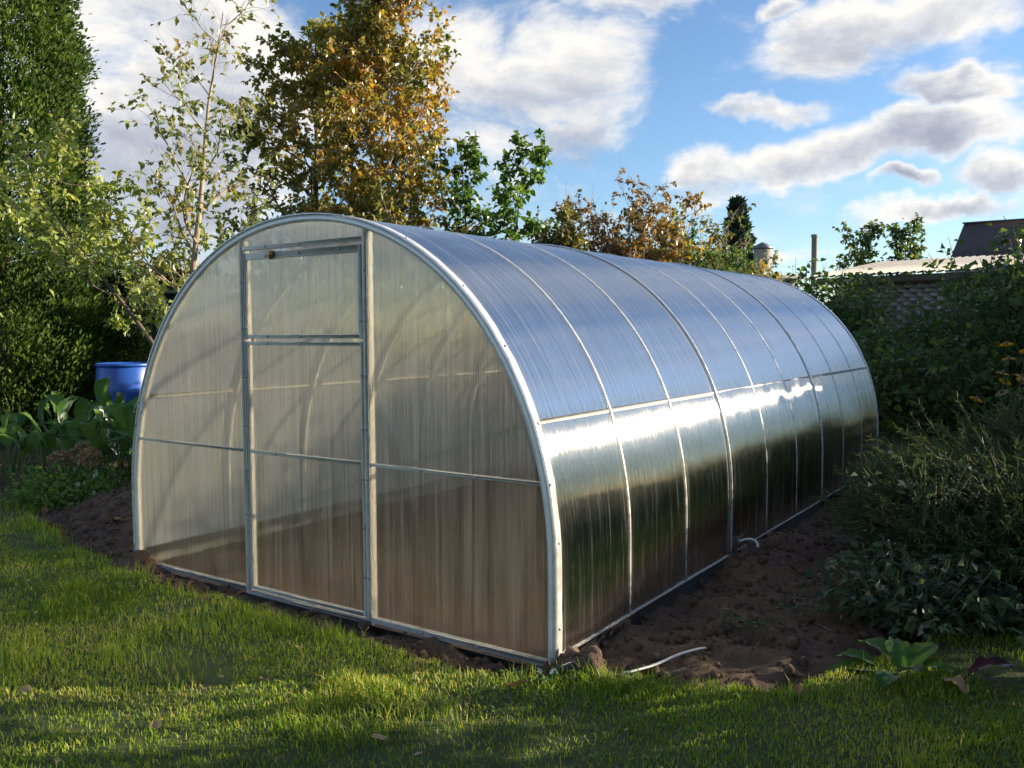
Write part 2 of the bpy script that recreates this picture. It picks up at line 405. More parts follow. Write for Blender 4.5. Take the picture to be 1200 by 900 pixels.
# twin-wall polycarbonate. UV in metres: u across the flutes, v along them
def poly(name, ta, tb, tf, ior):
    M_ = bpy.data.materials.new(name); M_.use_nodes = True
    n = NT(M_.node_tree); n.n.remove(n.n['Principled BSDF']); o = n.n['Material Output']
    uvn = n.node('ShaderNodeUVMap').outputs[0]
    st = n.vm('MULTIPLY', uvn, (1.0, 0.012, 1.0))
    s1 = n.noise(st, 55, 4, 0.75); s2 = n.noise(st, 220, 2, 0.6)
    su = n.node('ShaderNodeSeparateXYZ'); n.put(su.inputs[0], uvn)
    flute = n.m('SINE', n.m('MULTIPLY', su.outputs[0], 2 * PI / 0.0125))
    st3 = n.vm('MULTIPLY', uvn, (1.0, 0.06, 1.0)); s3 = n.noise(st3, 22, 5, 0.7)
    bp = n.node('ShaderNodeBump'); bp.inputs['Strength'].default_value = 0.55; bp.inputs['Distance'].default_value = 0.012
    n.put(bp.inputs['Height'], n.m('ADD', n.m('MULTIPLY', s1, 0.8), n.m('MULTIPLY', s2, 0.35)))
    bg2 = n.node('ShaderNodeBump'); bg2.inputs['Strength'].default_value = 0.10; bg2.inputs['Distance'].default_value = 0.012
    n.put(bg2.inputs['Height'], n.m('ADD', s1, n.m('MULTIPLY', n.noise(uvn, 2.6, 3), 2.4)))
    tan = n.node('ShaderNodeTangent', direction_type='UV_MAP')
    rf = n.node('ShaderNodeBsdfRefraction'); rf.inputs['Roughness'].default_value = 0.42; rf.inputs['IOR'].default_value = 1.12
    n.put(rf.inputs['Color'], n.mix(n.rng(n.m('ADD', s1, n.m('MULTIPLY', flute, 0.07)), 0.35, 0.62), (0.78, 0.75, 0.64), (1.0, 0.99, 0.93)))
    n.put(rf.inputs['Normal'], bp.outputs[0])
    tp = n.node('ShaderNodeBsdfTransparent'); tp.inputs[0].default_value = (0.96, 0.95, 0.89, 1)
    tl = n.node('ShaderNodeBsdfTranslucent'); tl.inputs[0].default_value = (0.98, 0.96, 0.89, 1)
    mA = n.node('ShaderNodeMixShader'); mA.inputs[0].default_value = tf
    n.l.new(rf.outputs[0], mA.inputs[1]); n.l.new(tp.outputs[0], mA.inputs[2])
    mB = n.node('ShaderNodeMixShader')
    n.put(mB.inputs[0], n.rng(n.m('ADD', n.m('ADD', n.m('MULTIPLY', s1, 0.6), n.m('MULTIPLY', s3, 0.4)), n.m('MULTIPLY', flute, 0.04)), 0.38, 0.66, ta, tb))
    dfs = n.node('ShaderNodeBsdfDiffuse'); dfs.inputs[0].default_value = (0.98, 0.97, 0.92, 1)
    mD = n.node('ShaderNodeMixShader'); mD.inputs[0].default_value = 0.48
    n.l.new(tl.outputs[0], mD.inputs[1]); n.l.new(dfs.outputs[0], mD.inputs[2])
    n.l.new(mA.outputs[0], mB.inputs[1]); n.l.new(mD.outputs[0], mB.inputs[2])
    gl = n.node('ShaderNodeBsdfAnisotropic'); gl.inputs['Color'].default_value = (0.95, 0.96, 0.97, 1)
    gl.inputs['Roughness'].default_value = 0.24; gl.inputs['Anisotropy'].default_value = 0.92; gl.inputs['Rotation'].default_value = POLY_ROT
    n.l.new(tan.outputs[0], gl.inputs['Tangent']); n.put(gl.inputs['Normal'], bg2.outputs[0])
    fr = n.node('ShaderNodeFresnel'); fr.inputs[0].default_value = ior
    mC = n.node('ShaderNodeMixShader')
    stk = n.m('MULTIPLY', n.rng(n.m('ADD', n.m('MULTIPLY', s1, 0.55), n.m('MULTIPLY', s2, 0.45)), 0.36, 0.64, 0.84, 1.14), n.rng(s3, 0.3, 0.7, 0.85, 1.12))
    n.put(mC.inputs[0], n.m('MULTIPLY', n.m('ADD', n.m('MULTIPLY', fr.outputs[0], 1.05), 0.05), stk, clamp=True))
    n.put(gl.inputs['Roughness'], n.rng(s1, 0.3, 0.7, 0.16, 0.22))
    g2 = n.node('ShaderNodeBsdfAnisotropic'); g2.inputs['Color'].default_value = (0.90, 0.87, 0.80, 1)
    g2.inputs['Roughness'].default_value = 0.38; g2.inputs['Anisotropy'].default_value = 0.88; g2.inputs['Rotation'].default_value = POLY_ROT
    n.l.new(tan.outputs[0], g2.inputs['Tangent']); n.put(g2.inputs['Normal'], bg2.outputs[0])
    mG = n.node('ShaderNodeMixShader'); n.put(mG.inputs[0], n.rng(n.m('ADD', n.m('MULTIPLY', s1, 0.6), n.m('MULTIPLY', s2, 0.4)), 0.38, 0.62, 0.12, 0.66))
    n.l.new(gl.outputs[0], mG.inputs[1]); n.l.new(g2.outputs[0], mG.inputs[2])
    n.l.new(mB.outputs[0], mC.inputs[1]); n.l.new(mG.outputs[0], mC.inputs[2]); n.l.new(mC.outputs[0], o.inputs[0])
    return M_
M_POLY = poly('clear_twin_wall_polycarbonate', 0.012, 0.11, 0.46, 1.36)
M_POLYR = poly('roof_twin_wall_polycarbonate', 0.44, 0.60, 0.66, 1.34)

# ------------------------------------------------------------------ ground
BX = np.array([-30, -6, -3.2, -2.3, -1.1, -0.2, 0.16, 1.3, 2.1, 2.8, 3.0, 3.27, 3.49, 3.9, 4.05, 4.3, 5.0, 8, 30])
BY = np.array([1.4, 1.1, 0.55, 0.40, 0.06, -0.10, -0.17, -0.25, -0.24, -0.23, -0.20, -0.12, 0.02, 0.30, 0.75, 1.35, 1.75, 2.1, 3])
def bnd(x): return np.interp(x, BX, BY)
def soilness(x, y):
    """signed distance-like: positive on soil"""
    return y - bnd(x) + 0.07 * fbm(x * 3.5, y * 3.5, 0, 5, 3)
def gb(x, y, cx, cyy, rx, ry): return np.exp(-(((x - cx) / rx) ** 2 + ((y - cyy) / ry) ** 2))
def height(x, y):
    x = np.asarray(x, float); y = np.asarray(y, float)
    s = sst(-0.03, 0.07, soilness(x, y))
    lawn = 0.012 + 0.014 * fbm(x * 1.3, y * 1.3, 0, 3, 3) + 0.03 * sst(0.5, 3, -y)
    soil = -0.035 + 0.012 * fbm(x * 24, y * 24, 0, 29, 2) * sst(0.4, 0.0, np.abs(y)) + 0.020 * fbm(x * 2.2, y * 2.2, 0, 11, 3) + 0.032 * fbm(x * 8, y * 8, 0, 17, 4)
    soil = soil + 0.25 * gb(x, y, -1.25, 0.85, 0.55, 0.45) + 0.12 * gb(x, y, -0.55, 0.6, 0.35, 0.4)
    soil = soil + 0.09 * gb(x, y, 0.03, -0.02, 0.13, 0.10)
    soil = soil + 0.12 * gb(x, y, 3.14, -0.02, 0.12, 0.11) + 0.05 * gb(x, y, 3.3, 0.0, 0.17, 0.12)
    soil = soil + 0.11 * gb(x, y, 3.16, 1.95, 0.16, 0.30) + 0.10 * gb(x, y, 3.12, 2.45, 0.14, 0.25)
    soil = soil + 0.06 * gb(x, y, 3.55, 1.2, 0.3, 0.7) + 0.12 * gb(x, y, 3.35, 4.6, 0.25, 0.8)
    # inside the greenhouse the bed is trodden flat
    ins = sst(0.0, 0.15, x) * sst(0, 0.15, 3 - x) * sst(0, 0.15, y) * sst(0, 0.15, 6 - y)
    soil = soil * (1 - ins) + (-0.03 + 0.015 * fbm(x * 4, y * 4, 0, 23, 3)) * ins
    return lawn * (1 - s) + soil * s
STEP = 0.035
gx = np.arange(-6.0, 7.5, STEP); gy = np.arange(-4.2, 8.0, STEP)
GX, GY = np.meshgrid(gx, gy)
GZ = height(GX, GY)
SM = soilness(GX, GY)
edge = np.minimum.reduce([GX - gx[0], gx[-1] - GX, GY - gy[0], gy[-1] - GY])
GZ = GZ * sst(0, 0.5, edge) - 0.0
nx, ny = len(gx), len(gy)
vid = np.arange(nx * ny).reshape(ny, nx)
quads = np.stack([vid[:-1, :-1], vid[:-1, 1:], vid[1:, 1:], vid[1:, :-1]], -1).reshape(-1, 4)
VV = np.stack([GX, GY, GZ], -1).reshape(-1, 3)
smf = SM.ravel()[quads].mean(1)
def sub(V, F):
    u, inv = np.unique(F, return_inverse=True)
    return V[u], inv.reshape(F.shape)
v_, f_ = sub(VV, quads[smf <= 0]); link('lawn', mesh('lawn', v_, f_, M_TURF, True), kind='structure')
v_, f_ = sub(VV, quads[smf > 0]); link('soil_bed', mesh('soil_bed', v_, f_, M_SOIL, True), kind='structure')
# the wide ground beyond, as a ring that meets the fine patch
x0, x1, y0, y1 = gx[0], gx[-1], gy[0], gy[-1]
rings = [0, 3, 12, 40, 150, 600, 3000]
V = []; F = []
for k, e in enumerate(rings):
    X = [x0 - e + (x1 - x0 + 2 * e) * t for t in np.linspace(0, 1, 9)]; Y = [y0 - e + (y1 - y0 + 2 * e) * t for t in np.linspace(0, 1, 9)]
    loop = [(x, Y[0]) for x in X[:-1]] + [(X[-1], y) for y in Y[:-1]] + [(x, Y[-1]) for x in X[::-1][:-1]] + [(X[0], y) for y in Y[::-1][:-1]]
    V += [(x, y, 0.0) for x, y in loop]
m_ = 32
for k in range(len(rings) - 1):
    for j in range(m_):
        F.append((k * m_ + j, (k + 1) * m_ + j, (k + 1) * m_ + (j + 1) % m_, k * m_ + (j + 1) % m_))
link('ground', mesh('ground', V, np.array(F), M_FAR), kind='structure')

# soil clods: lumps too many to count
rng = np.random.default_rng(4)
def ico():
    t = (1 + 5 ** .5) / 2
    v = np.array([(-1, t, 0), (1, t, 0), (-1, -t, 0), (1, -t, 0), (0, -1, t), (0, 1, t), (0, -1, -t), (0, 1, -t), (t, 0, -1), (t, 0, 1), (-t, 0, -1), (-t, 0, 1)], float)
    v /= np.linalg.norm(v[0])
    f = np.array([(0, 11, 5), (0, 5, 1), (0, 1, 7), (0, 7, 10), (0, 10, 11), (1, 5, 9), (5, 11, 4), (11, 10, 2), (10, 7, 6), (7, 1, 8), (3, 9, 4), (3, 4, 2), (3, 2, 6), (3, 6, 8), (3, 8, 9), (4, 9, 5), (2, 4, 11), (6, 2, 10), (8, 6, 7), (9, 8, 1)])
    return v, f
IV, IF = ico()
def clods(P, S, rng):
    N = len(P)
    V = IV[None] * (1 + rng.uniform(-0.35, 0.35, (N, 12, 1))) * (S[:, None, None] * rng.uniform(0.6, 1.2, (N, 1, 3)))
    a = rng.uniform(0, 2 * PI, N); ca, sa = np.cos(a), np.sin(a)
    X = V[..., 0] * ca[:, None] - V[..., 1] * sa[:, None]; Y = V[..., 0] * sa[:, None] + V[..., 1] * ca[:, None]
    V = np.stack([X, Y, V[..., 2]], -1) + P[:, None]
    F = (IF[None] + 12 * np.arange(N)[:, None, None]).reshape(-1, 3)
    return V.reshape(-1, 3), F
px_ = rng.uniform(-2.6, 4.4, 70000); py_ = rng.uniform(-0.4, 5.5, 70000)
ok = (soilness(px_, py_) > 0.0) & ~((px_ > 0.02) & (px_ < 2.98) & (py_ > 0.0)) & ((px_ > -1.9) | (py_ < 1.3)) & ((px_ < 3.9) | (py_ < 1.2))
ok &= (rng.random(70000) < np.where((px_ > 3) & (py_ > 0.2), 0.45, 0.8))
px_, py_ = px_[ok], py_[ok]
S = 0.0035 + 0.030 * rng.random(len(px_)) ** 8
heap = gb(px_, py_, 3.15, 0.0, 0.22, 0.2) + 0.5 * gb(px_, py_, 3.15, 2.1, 0.25, 0.6) + 0.5 * gb(px_, py_, -0.8, 0.3, 0.6, 0.4)
S = S * (1 + 0.9 * heap * rng.random(len(px_)))
V, F = clods(np.stack([px_, py_, height(px_, py_) + S * 0.25], -1), S, rng)
link('soil_clods', mesh('soil_clods', V, F, M_SOIL, True), kind='stuff')

# ------------------------------------------------------------------ leaves
def nrm(v): return v / (np.linalg.norm(v, axis=-1, keepdims=True) + 1e-12)
def leaves(P, D, L, Wd, rng, fold=0.25, droop=0.0, tint=None):
    """folded diamond leaves: base point, direction, length, width"""
    N = len(P); D = nrm(D)
    rnd = nrm(rng.normal(size=(N, 3))); rnd[:, 2] = np.abs(rnd[:, 2]) + 0.5
    side = nrm(np.cross(D, rnd)); nor = np.cross(side, D)
    L = np.broadcast_to(L, (N,))[:, None]; Wd = np.broadcast_to(Wd, (N,))[:, None]
    mid = P + D * L * 0.45
    tip = P + D * L + np.array([0, 0, -1.0]) * droop * L
    V = np.stack([P, mid + side * Wd * .5 + nor * Wd * fold, tip, mid - side * Wd * .5 + nor * Wd * fold], 1).reshape(-1, 3)
    k = 4 * np.arange(N)[:, None]
    F = np.concatenate([k + [0, 1, 2], k + [0, 2, 3]], 0)
    t = np.repeat(rng.random(N) if tint is None else tint, 4)
    return V, F, t
def grow(p, d, L, n, rng, wob, lift=0.0):
    P = [np.array(p, float)]; d = np.array(d, float); d /= np.linalg.norm(d)
    for i in range(n):
        d = d + rng.normal(0, wob, 3) + np.array([0, 0, lift]); d /= np.linalg.norm(d)
        P.append(P[-1] + d * L / n)
    return np.array(P)
def tree(name, loc, label, cat, lm, bark, H, r0, limbs, limb_len, rng, h0=0.2, rise=0.7, lean=(0, 0), leaf=(0.06, 0.035), nleaf=9,
         subs=6, twigs=3, sub_len=0.45, twig_len=0.28, group=None, wob=0.09, tint=lambda p, r: 0.5 + 0 * p[:, 0], top_bare=0.0, trunks=1, spread=0.0, thin=None, droop=0.15):
    root = empty(name, loc, label, cat, group)
    tb = MB(); LP = []; LD = []
    for tk in range(trunks):
        az0 = 2 * PI * tk / max(trunks, 1) + rng.uniform(0, 1)
        d0 = np.array([lean[0] + spread * math.cos(az0), lean[1] + spread * math.sin(az0), 1.0])
        hh = H * (1 - 0.12 * tk / max(trunks, 1) * rng.uniform(0.3, 1.6))
        T = grow((0, 0, -0.1), d0, hh * np.linalg.norm(d0), 14, rng, wob * 0.22)
        rr = r0 * (1 - np.linspace(0, 1, 15) ** 0.9 * 0.93) / (trunks ** 0.4)
        tb.add(*tube(T, rr, 8))
        for i in range(limbs):
            t = h0 + (1 - h0) * (i + rng.uniform(0, 0.8)) / limbs; t = min(t, 0.98)
            idx = t * 14; k = int(idx); p = T[k] + (T[min(k + 1, 14)] - T[k]) * (idx - k)
            az = i * 2.4 + rng.uniform(-0.4, 0.4) + tk; L = limb_len(t) * rng.uniform(0.75, 1.2)
            dirn = np.array([math.cos(az), math.sin(az), rise * rng.uniform(0.6, 1.5)])
            Q = grow(p, dirn, L, 7, rng, wob * 1.3, 0.05)
            rl = max(0.006, rr[k] * 0.5)
            tb.add(*tube(Q, np.linspace(rl, 0.004, 8), 5))
            for s in range(subs):
                u = 0.2 + 0.8 * (s + rng.random() * .9) / subs; kk = min(int(u * 7), 6)
                dd = nrm(Q[kk + 1] - Q[kk]) + rng.normal(0, 0.65, 3) + np.array([0, 0, 0.1])
                S_ = grow(Q[kk] + (Q[kk + 1] - Q[kk]) * (u * 7 - kk), dd, sub_len * L * rng.uniform(0.6, 1.2) * (1.1 - 0.5 * u), 4, rng, wob * 1.6)
                tb.add(*tube(S_, np.linspace(max(0.0035, rl * 0.35), 0.002, 5), 3))
                for w in range(twigs):
                    e = rng.integers(1, 5)
                    Tw = grow(S_[e], nrm(S_[e] - S_[e - 1]) + rng.normal(0, 0.7, 3), twig_len * rng.uniform(0.5, 1.2), 3, rng, 0.15, -0.02)
                    tb.add(*tube(Tw, (0.0022, 0.002, 0.0017, 0.0012), 3))
                    if rng.random() < top_bare * sst(0.5, 1.0, t): continue
                    k_ = rng.poisson(nleaf)
                    if k_ == 0: continue
                    u2 = rng.random(k_) * 2.999; a = u2.astype(int)
                    LP.append(Tw[a] + (Tw[a + 1] - Tw[a]) * (u2 - a)[:, None]); LD.append(nrm(Tw[a + 1] - Tw[a]) * 0.5 + rng.normal(0, 0.7, (k_, 3)) - np.array([0, 0, droop * 2]))
    tb.build('trunk', bark, root, True)
    LP = np.vstack(LP); LD = np.vstack(LD)
    if thin is not None:
        kp = rng.random(len(LP)) < thin(LP); LP = LP[kp]; LD = LD[kp]
    N = len(LP); sc = rng.uniform(0.65, 1.25, N)
    tt = np.clip(tint(LP, rng) + rng.normal(0, 0.17, N), 0, 1)
    V, F, t = leaves(LP, LD, leaf[0] * sc, leaf[1] * sc, rng, tint=tt, droop=0.1)
    link('crown', mesh('crown', V, F, lm, False, {'tint': t}), root)
    return root
def clump_tint(p, s=1.6, seed=1, base=0.5, amp=0.35): return base + amp * fbm(p[:, 0] * s, p[:, 1] * s, p[:, 2] * s, seed, 2)

# ------------------------------------------------------------------ greenhouse
HV, HT, NE, SP, LEN = 0.404, 1.976, 2.07, 2 / 3, 6.0
def arch_pts(off=0.0, nseg=56, z0=0.0):
    t = np.linspace(0, PI, nseg)
    c, s = np.cos(t), np.sin(t)
    x = 1.5 - 1.5 * np.sign(c) * np.abs(c) ** (2 / NE); z = HV + (HT - HV) * np.abs(s) ** (2 / NE)
    P = np.stack([x, z], 1)
    a = np.linspace(z0, HV, 6)[:-1]
    P = np.vstack([np.stack([0 * a, a], 1), P, np.stack([0 * a + 3, a[::-1]], 1)])
    T = np.gradient(P, axis=0); T /= np.linalg.norm(T, axis=1)[:, None]
    N = np.stack([-T[:, 1], T[:, 0]], 1)
    return P + N * off
def arch_bar(y0, y1, o0, o1, z0=0.0, wob=0.0, rg=None):
    A = arch_pts(o0, z0=z0); B = arch_pts(o1, z0=z0); n = len(A)
    w = np.zeros(n) if not wob else rg.normal(0, wob, n)
    w2 = np.zeros(n) if not wob else rg.normal(0, wob, n)
    V = np.concatenate([np.stack([A[:, 0], y0 + 0 * w, A[:, 1]], 1), np.stack([A[:, 0], y1 + w, A[:, 1]], 1),
                        np.stack([B[:, 0] + w2 * .3, y1 + w, B[:, 1] + w2 * .3], 1), np.stack([B[:, 0] + w2 * .3, y0 + w2 * 0.4, B[:, 1] + w2 * .3], 1)])
    i = np.arange(n - 1)
    F = np.concatenate([np.stack([i + a * n, i + 1 + a * n, i + 1 + b * n, i + b * n], 1) for a, b in ((0, 1), (1, 2), (2, 3), (3, 0))])
    caps = np.array([[0, n, 2 * n, 3 * n], [n - 1, 4 * n - 1, 3 * n - 1, 2 * n - 1]])
    return V, np.concatenate([F, caps])
def at_z(z):
    """x of the right wall at height z"""
    return 3.0 if z <= HV else 1.5 + 1.5 * (1 - ((z - HV) / (HT - HV)) ** NE) ** (1 / NE)
def z_at(x): return HV + (HT - HV) * (1 - (abs(x - 1.5) / 1.5) ** NE) ** (1 / NE)

G = empty('greenhouse', (0, 0, 0), 'arched tunnel greenhouse of clear polycarbonate on a galvanised steel frame, standing on bare soil', 'greenhouse')
rg = np.random.default_rng(9)
# roof sheets: each spans three bays and wraps from ground to ground
for k in range(3):
    P = arch_pts(0.001 + 0.004 * (k % 2), 90, z0=-0.02)
    s = np.concatenate([[0], np.cumsum(np.linalg.norm(np.diff(P, axis=0), axis=1))])
    ys = np.linspace(2 * k - (0.0 if k == 0 else 0.03), 2 * k + 2.0, 15)
    ns, nyv = len(P), len(ys)
    V = np.zeros((nyv, ns, 3)); V[..., 0] = P[None, :, 0]; V[..., 2] = P[None, :, 1]; V[..., 1] = ys[:, None]
    # slight belly of the sheet between the ribs
    ph = np.abs(np.sin(PI * ys / SP))[:, None] * 0.004 * (0.5 + vnoise(ys[:, None] * 2.1, s[None] * 2.3, 0, 77))
    Nn = np.gradient(P, axis=0); Nn /= np.linalg.norm(Nn, axis=1)[:, None]
    V[..., 0] -= Nn[None, :, 1] * ph; V[..., 2] += Nn[None, :, 0] * ph
    uv = np.stack([np.repeat(ys[:, None], ns, 1), np.repeat(s[None], nyv, 0)], -1).reshape(-1, 2)
    q = np.arange(ns * nyv).reshape(nyv, ns)
    F = np.stack([q[:-1, :-1], q[1:, :-1], q[1:, 1:], q[:-1, 1:]], -1).reshape(-1, 4)
    link('roof_sheet', mesh('roof_sheet', V.reshape(-1, 3), F, M_POLYR, True, uv=uv), G)
XL, XR = 1.05, 1.95           # door posts
ZM, ZW, ZH = 0.762, 1.372, 1.825   # mid rail, hatch sill, header
def gable_sheet(name, xa, xb, za, zb, y, parent, inset=0.0):
    """flat sheet between xa..xb, from za up to zb (None: to the arch)"""
    xs = np.linspace(xa, xb, 24)
    top = np.array([min(z_at(x), HT) - 0.004 if 0 < x < 3 else HV for x in xs]) if zb is None else np.full(24, zb)
    nz_ = 12
    V = []; uv = []
    for i, x in enumerate(xs):
        for j in range(nz_):
            z = za + (top[i] - za) * j / (nz_ - 1); V.append((x, y, z)); uv.append((x, z))
    q = np.arange(24 * nz_).reshape(24, nz_)
    F = np.stack([q[:-1, :-1], q[1:, :-1], q[1:, 1:], q[:-1, 1:]], -1).reshape(-1, 4)
    return link(name, mesh(name, V, F, M_POLY, uv=uv), parent)
for y, sgn in ((0.0, 1), (LEN, -1)):
    gable_sheet('gable_sheet', 0.004, XL - 0.006, 0.0, None, y + sgn * 0.001, G)
    gable_sheet('gable_sheet', XR + 0.006, 2.996, 0.0, None, y + sgn * 0.001, G)
    gable_sheet('gable_sheet', XL + 0.002, XR - 0.002, ZH + 0.01, None, y + sgn * 0.001, G)
def hbar(parent, name, x0, x1, z, y, h=0.02, dp=0.022, m=M_GALV, off=-0.008, sgn=1):
    mb = MB(); ya, yb = y + sgn * off, y + sgn * (off + dp)
    addc(mb, x0, x1, min(ya, yb), max(ya, yb), z - h / 2, z + h / 2, b=0.002); return mb.build(name, m, parent)
def vbar(parent, name, x, z0, z1, y, w=0.025, dp=0.035, m=M_GALV, off=-0.008, sgn=1):
    mb = MB(); ya, yb = y + sgn * off, y + sgn * (off + dp)
    addc(mb, x - w / 2, x + w / 2, min(ya, yb), max(ya, yb), z0, z1, b=0.002); return mb.build(name, m, parent)
# arches
for k in range(10):
    y = k * SP
    w = 0.013
    if k == 0: V, F = arch_bar(-0.010, 0.024, -0.030, -0.001)
    elif k == 9: V, F = arch_bar(y - 0.024, y + 0.010, -0.030, -0.001)
    else: V, F = arch_bar(y - w, y + w, -0.028, -0.002)
    MB().add(V, F).build('arch', M_GALV, G, False)
    if k not in (0, 3, 6, 9):
        V, F = arch_bar(y - 0.0065, y + 0.0065, 0.0075, 0.0100, z0=0.045); MB().add(V, F).build('rib_line_strap', M_STRIP, G)  # added strap standing in for the pale rib line seen through the sheet
# strip folded over the sheet edge on the front and back arches
V, F = arch_bar(-0.016, 0.040, 0.003, 0.009, wob=0.0018, rg=rg); MB().add(V, F).build('edge_strip', M_STRIP, G)
V, F = arch_bar(LEN - 0.04, LEN + 0.016, 0.008, 0.013, wob=0.0018, rg=rg); MB().add(V, F).build('edge_strip', M_STRIP, G)
# clamp bands over the sheet joints
for y in (2.0, 4.0):
    V, F = arch_bar(y - 0.015, y + 0.015, 0.008, 0.012, z0=0.03); MB().add(V, F).build('clamp_band', M_BAND, G)
    V, F = arch_bar(y - 0.004, y + 0.004, 0.012, 0.017, z0=0.03); MB().add(V, F).build('band_rib', M_STRIP, G)
# purlins, one either side, in lengths between the arches
for side in (0, 1):
    zp = 1.016; xp = at_z(zp) + 0.0065 - 0.011; x = xp if side else 3 - xp
    mb = MB(); addc(mb, x - 0.011, x + 0.011, 0.03, LEN - 0.03, zp - 0.011, zp + 0.011, b=0.002); mb.build('purlin', M_PURLIN, G)
    x = 3.0 - 0.016 if side else 0.016
    mb = MB(); addc(mb, x - 0.014, x + 0.014, 0.03, LEN - 0.03, 0.038, 0.070, b=0.002); mb.build('base_rail', M_GALV, G)
    xi = 2.966 if side else 0.031
    mb = MB(); addc(mb, xi, xi + 0.003, 0.04, LEN - 0.04, -0.02, 0.085, b=0.001); mb.build('inner_board', M_GALV, G)
    xo = 3.006 if side else -0.010
    for j in range(3):
        mb = MB(); addc(mb, xo, xo + 0.004, 2 * j + 0.003, 2 * j + 1.997, -0.16, 0.040, b=0.001); mb.build('base_board', M_BOARD, G)
        # board stiffening lip
        mb = MB(); addc(mb, xo - 0.004, xo + 0.010, 2 * j + 0.003, 2 * j + 1.997, 0.0405, 0.046, b=0.001); mb.build('base_lip', M_GALV, G)
for y, sgn in ((0.0, 1), (LEN, -1)):
    # bottom rail, mid rail, header
    hbar(G, 'base_rail', 0.03, XL - 0.014, 0.006, y, 0.028, 0.03, sgn=sgn)
    hbar(G, 'base_rail', XR + 0.014, 2.97, 0.006, y, 0.028, 0.03, sgn=sgn)
    hbar(G, 'base_rail', XL - 0.014, XR + 0.014, -0.008, y, 0.022, 0.03, sgn=sgn)
    hbar(G, 'base_board', -0.01, 3.01, -0.092, y, 0.14, 0.006, M_BOARD, 0.004, sgn=sgn)
    hbar(G, 'mid_rail', 0.02, XL - 0.0135, ZM, y, 0.016, 0.02, off=-0.004, sgn=sgn)
    hbar(G, 'mid_rail', XR + 0.0135, 2.98, ZM, y, 0.016, 0.02, off=-0.004, sgn=sgn)
    hbar(G, 'header', XL + 0.0135, XR - 0.0135, ZH + 0.012, y, 0.022, 0.03, sgn=sgn)
    vbar(G, 'post', XL, 0.0, z_at(XL) - 0.032, y, 0.030, 0.046, sgn=sgn)
    vbar(G, 'post', XR, 0.0, z_at(XR) - 0.032, y, 0.030, 0.046, sgn=sgn)
    # door leaf
    door = hbar(G, 'door', XL + 0.040, XR - 0.040, ZW - 0.034, y, 0.018, 0.03, sgn=sgn)
    a, b_ = XL + 0.028, XR - 0.028
    for nm, z in (('door_rail', ZM), ('door_rail', 0.022)):
        hbar(door, nm, a + 0.011, b_ - 0.011, z, y, 0.018, 0.026, off=-0.006, sgn=sgn)
    vbar(door, 'door_stile', a, 0.012, ZW - 0.024, y, 0.022, 0.032, off=-0.004, sgn=sgn)
    vbar(door, 'door_stile', b_, 0.012, ZW - 0.024, y, 0.022, 0.032, off=-0.004, sgn=sgn)
    gable_sheet('door_sheet', a - 0.008, b_ + 0.008, 0.015, ZW - 0.028, y + sgn * 0.0035, door)
    # hatch above the door
    hatch = hbar(G, 'hatch', a + 0.011, b_ - 0.011, ZH - 0.032, y, 0.036, 0.026, off=-0.006, sgn=sgn)
    hbar(hatch, 'hatch_rail', a + 0.011, b_ - 0.011, ZW + 0.002, y, 0.020, 0.026, off=-0.006, sgn=sgn)
    vbar(hatch, 'hatch_stile', a, ZW - 0.010, ZH - 0.012, y, 0.022, 0.032, off=-0.004, sgn=sgn)
    vbar(hatch, 'hatch_stile', b_ - 0.006, ZW - 0.010, ZH - 0.012, y, 0.034, 0.032, off=-0.004, sgn=sgn)
    gable_sheet('hatch_sheet', a - 0.008, b_ + 0.008, ZW - 0.004, ZH - 0.016, y + sgn * 0.0035, hatch)
# brass latch of the hatch, with its turning tab
mb = MB(); addc(mb, 1.285, 1.315, -0.020, -0.0065, ZH - 0.055, ZH - 0.012, b=0.002); addc(mb, 1.272, 1.328, -0.026, -0.0205, ZH - 0.040, ZH - 0.030, b=0.001)
V, F = lathe([(0.001, -0.034), (0.007, -0.033), (0.008, -0.026), (0.006, -0.0255)], 10); V = V[:, [0, 2, 1]] + np.array([1.30, 0, ZH - 0.035]); mb.add(V, F)
mb.build('latch', M_BRASS, G)
# screws with washers
def screw_mesh():
    V, F = lathe([(0.0005, 0.0045), (0.003, 0.004), (0.0045, 0.002), (0.0048, 0.0012), (0.0068, 0.0010), (0.0072, 0.0), (0.0068, -0.001)], 8)
    mb = MB().add(V, F); return mb.mesh('screw', M_SCREW, True)
SME = screw_mesh()
def screw(p, nrm_):
    o = link('screw', SME, G, p); o.rotation_euler = Vector(nrm_).to_track_quat('Z', 'Y').to_euler()
AP = arch_pts(0.0)
AL = np.concatenate([[0], np.cumsum(np.linalg.norm(np.diff(AP, axis=0), axis=1))])
def on_arch(s, off, y):
    P = arch_pts(off); x = np.interp(s, AL, P[:, 0]); z = np.interp(s, AL, P[:, 1])
    P0 = np.array([np.interp(s, AL, AP[:, 0]), np.interp(s, AL, AP[:, 1])])
    return (x, y, z), (x - P0[0], 0, z - P0[1])
TL = AL[-1]
for k in range(10):
    for s in (0.16, 0.52, 1.02, 1.38, 1.72, 2.12):
        p, nn = on_arch(TL - s, 0.0105 if k in (0, 3, 6, 9) else 0.006, k * SP + (0.02 if k == 0 else 0) + (0.013 if k in (3, 6) else 0)); screw(p, nn)
for z in (0.18, 0.42, 0.66, 0.90, 1.16, 1.42, 1.66):
    for x in (XL, XR, XL + 0.028, XR - 0.028):
        if z > 1.6 and x in (XL + 0.028, XR - 0.028): continue
        screw((x, -0.0085, z + (0.03 if x > 1.5 else 0)), (0, -1, 0))
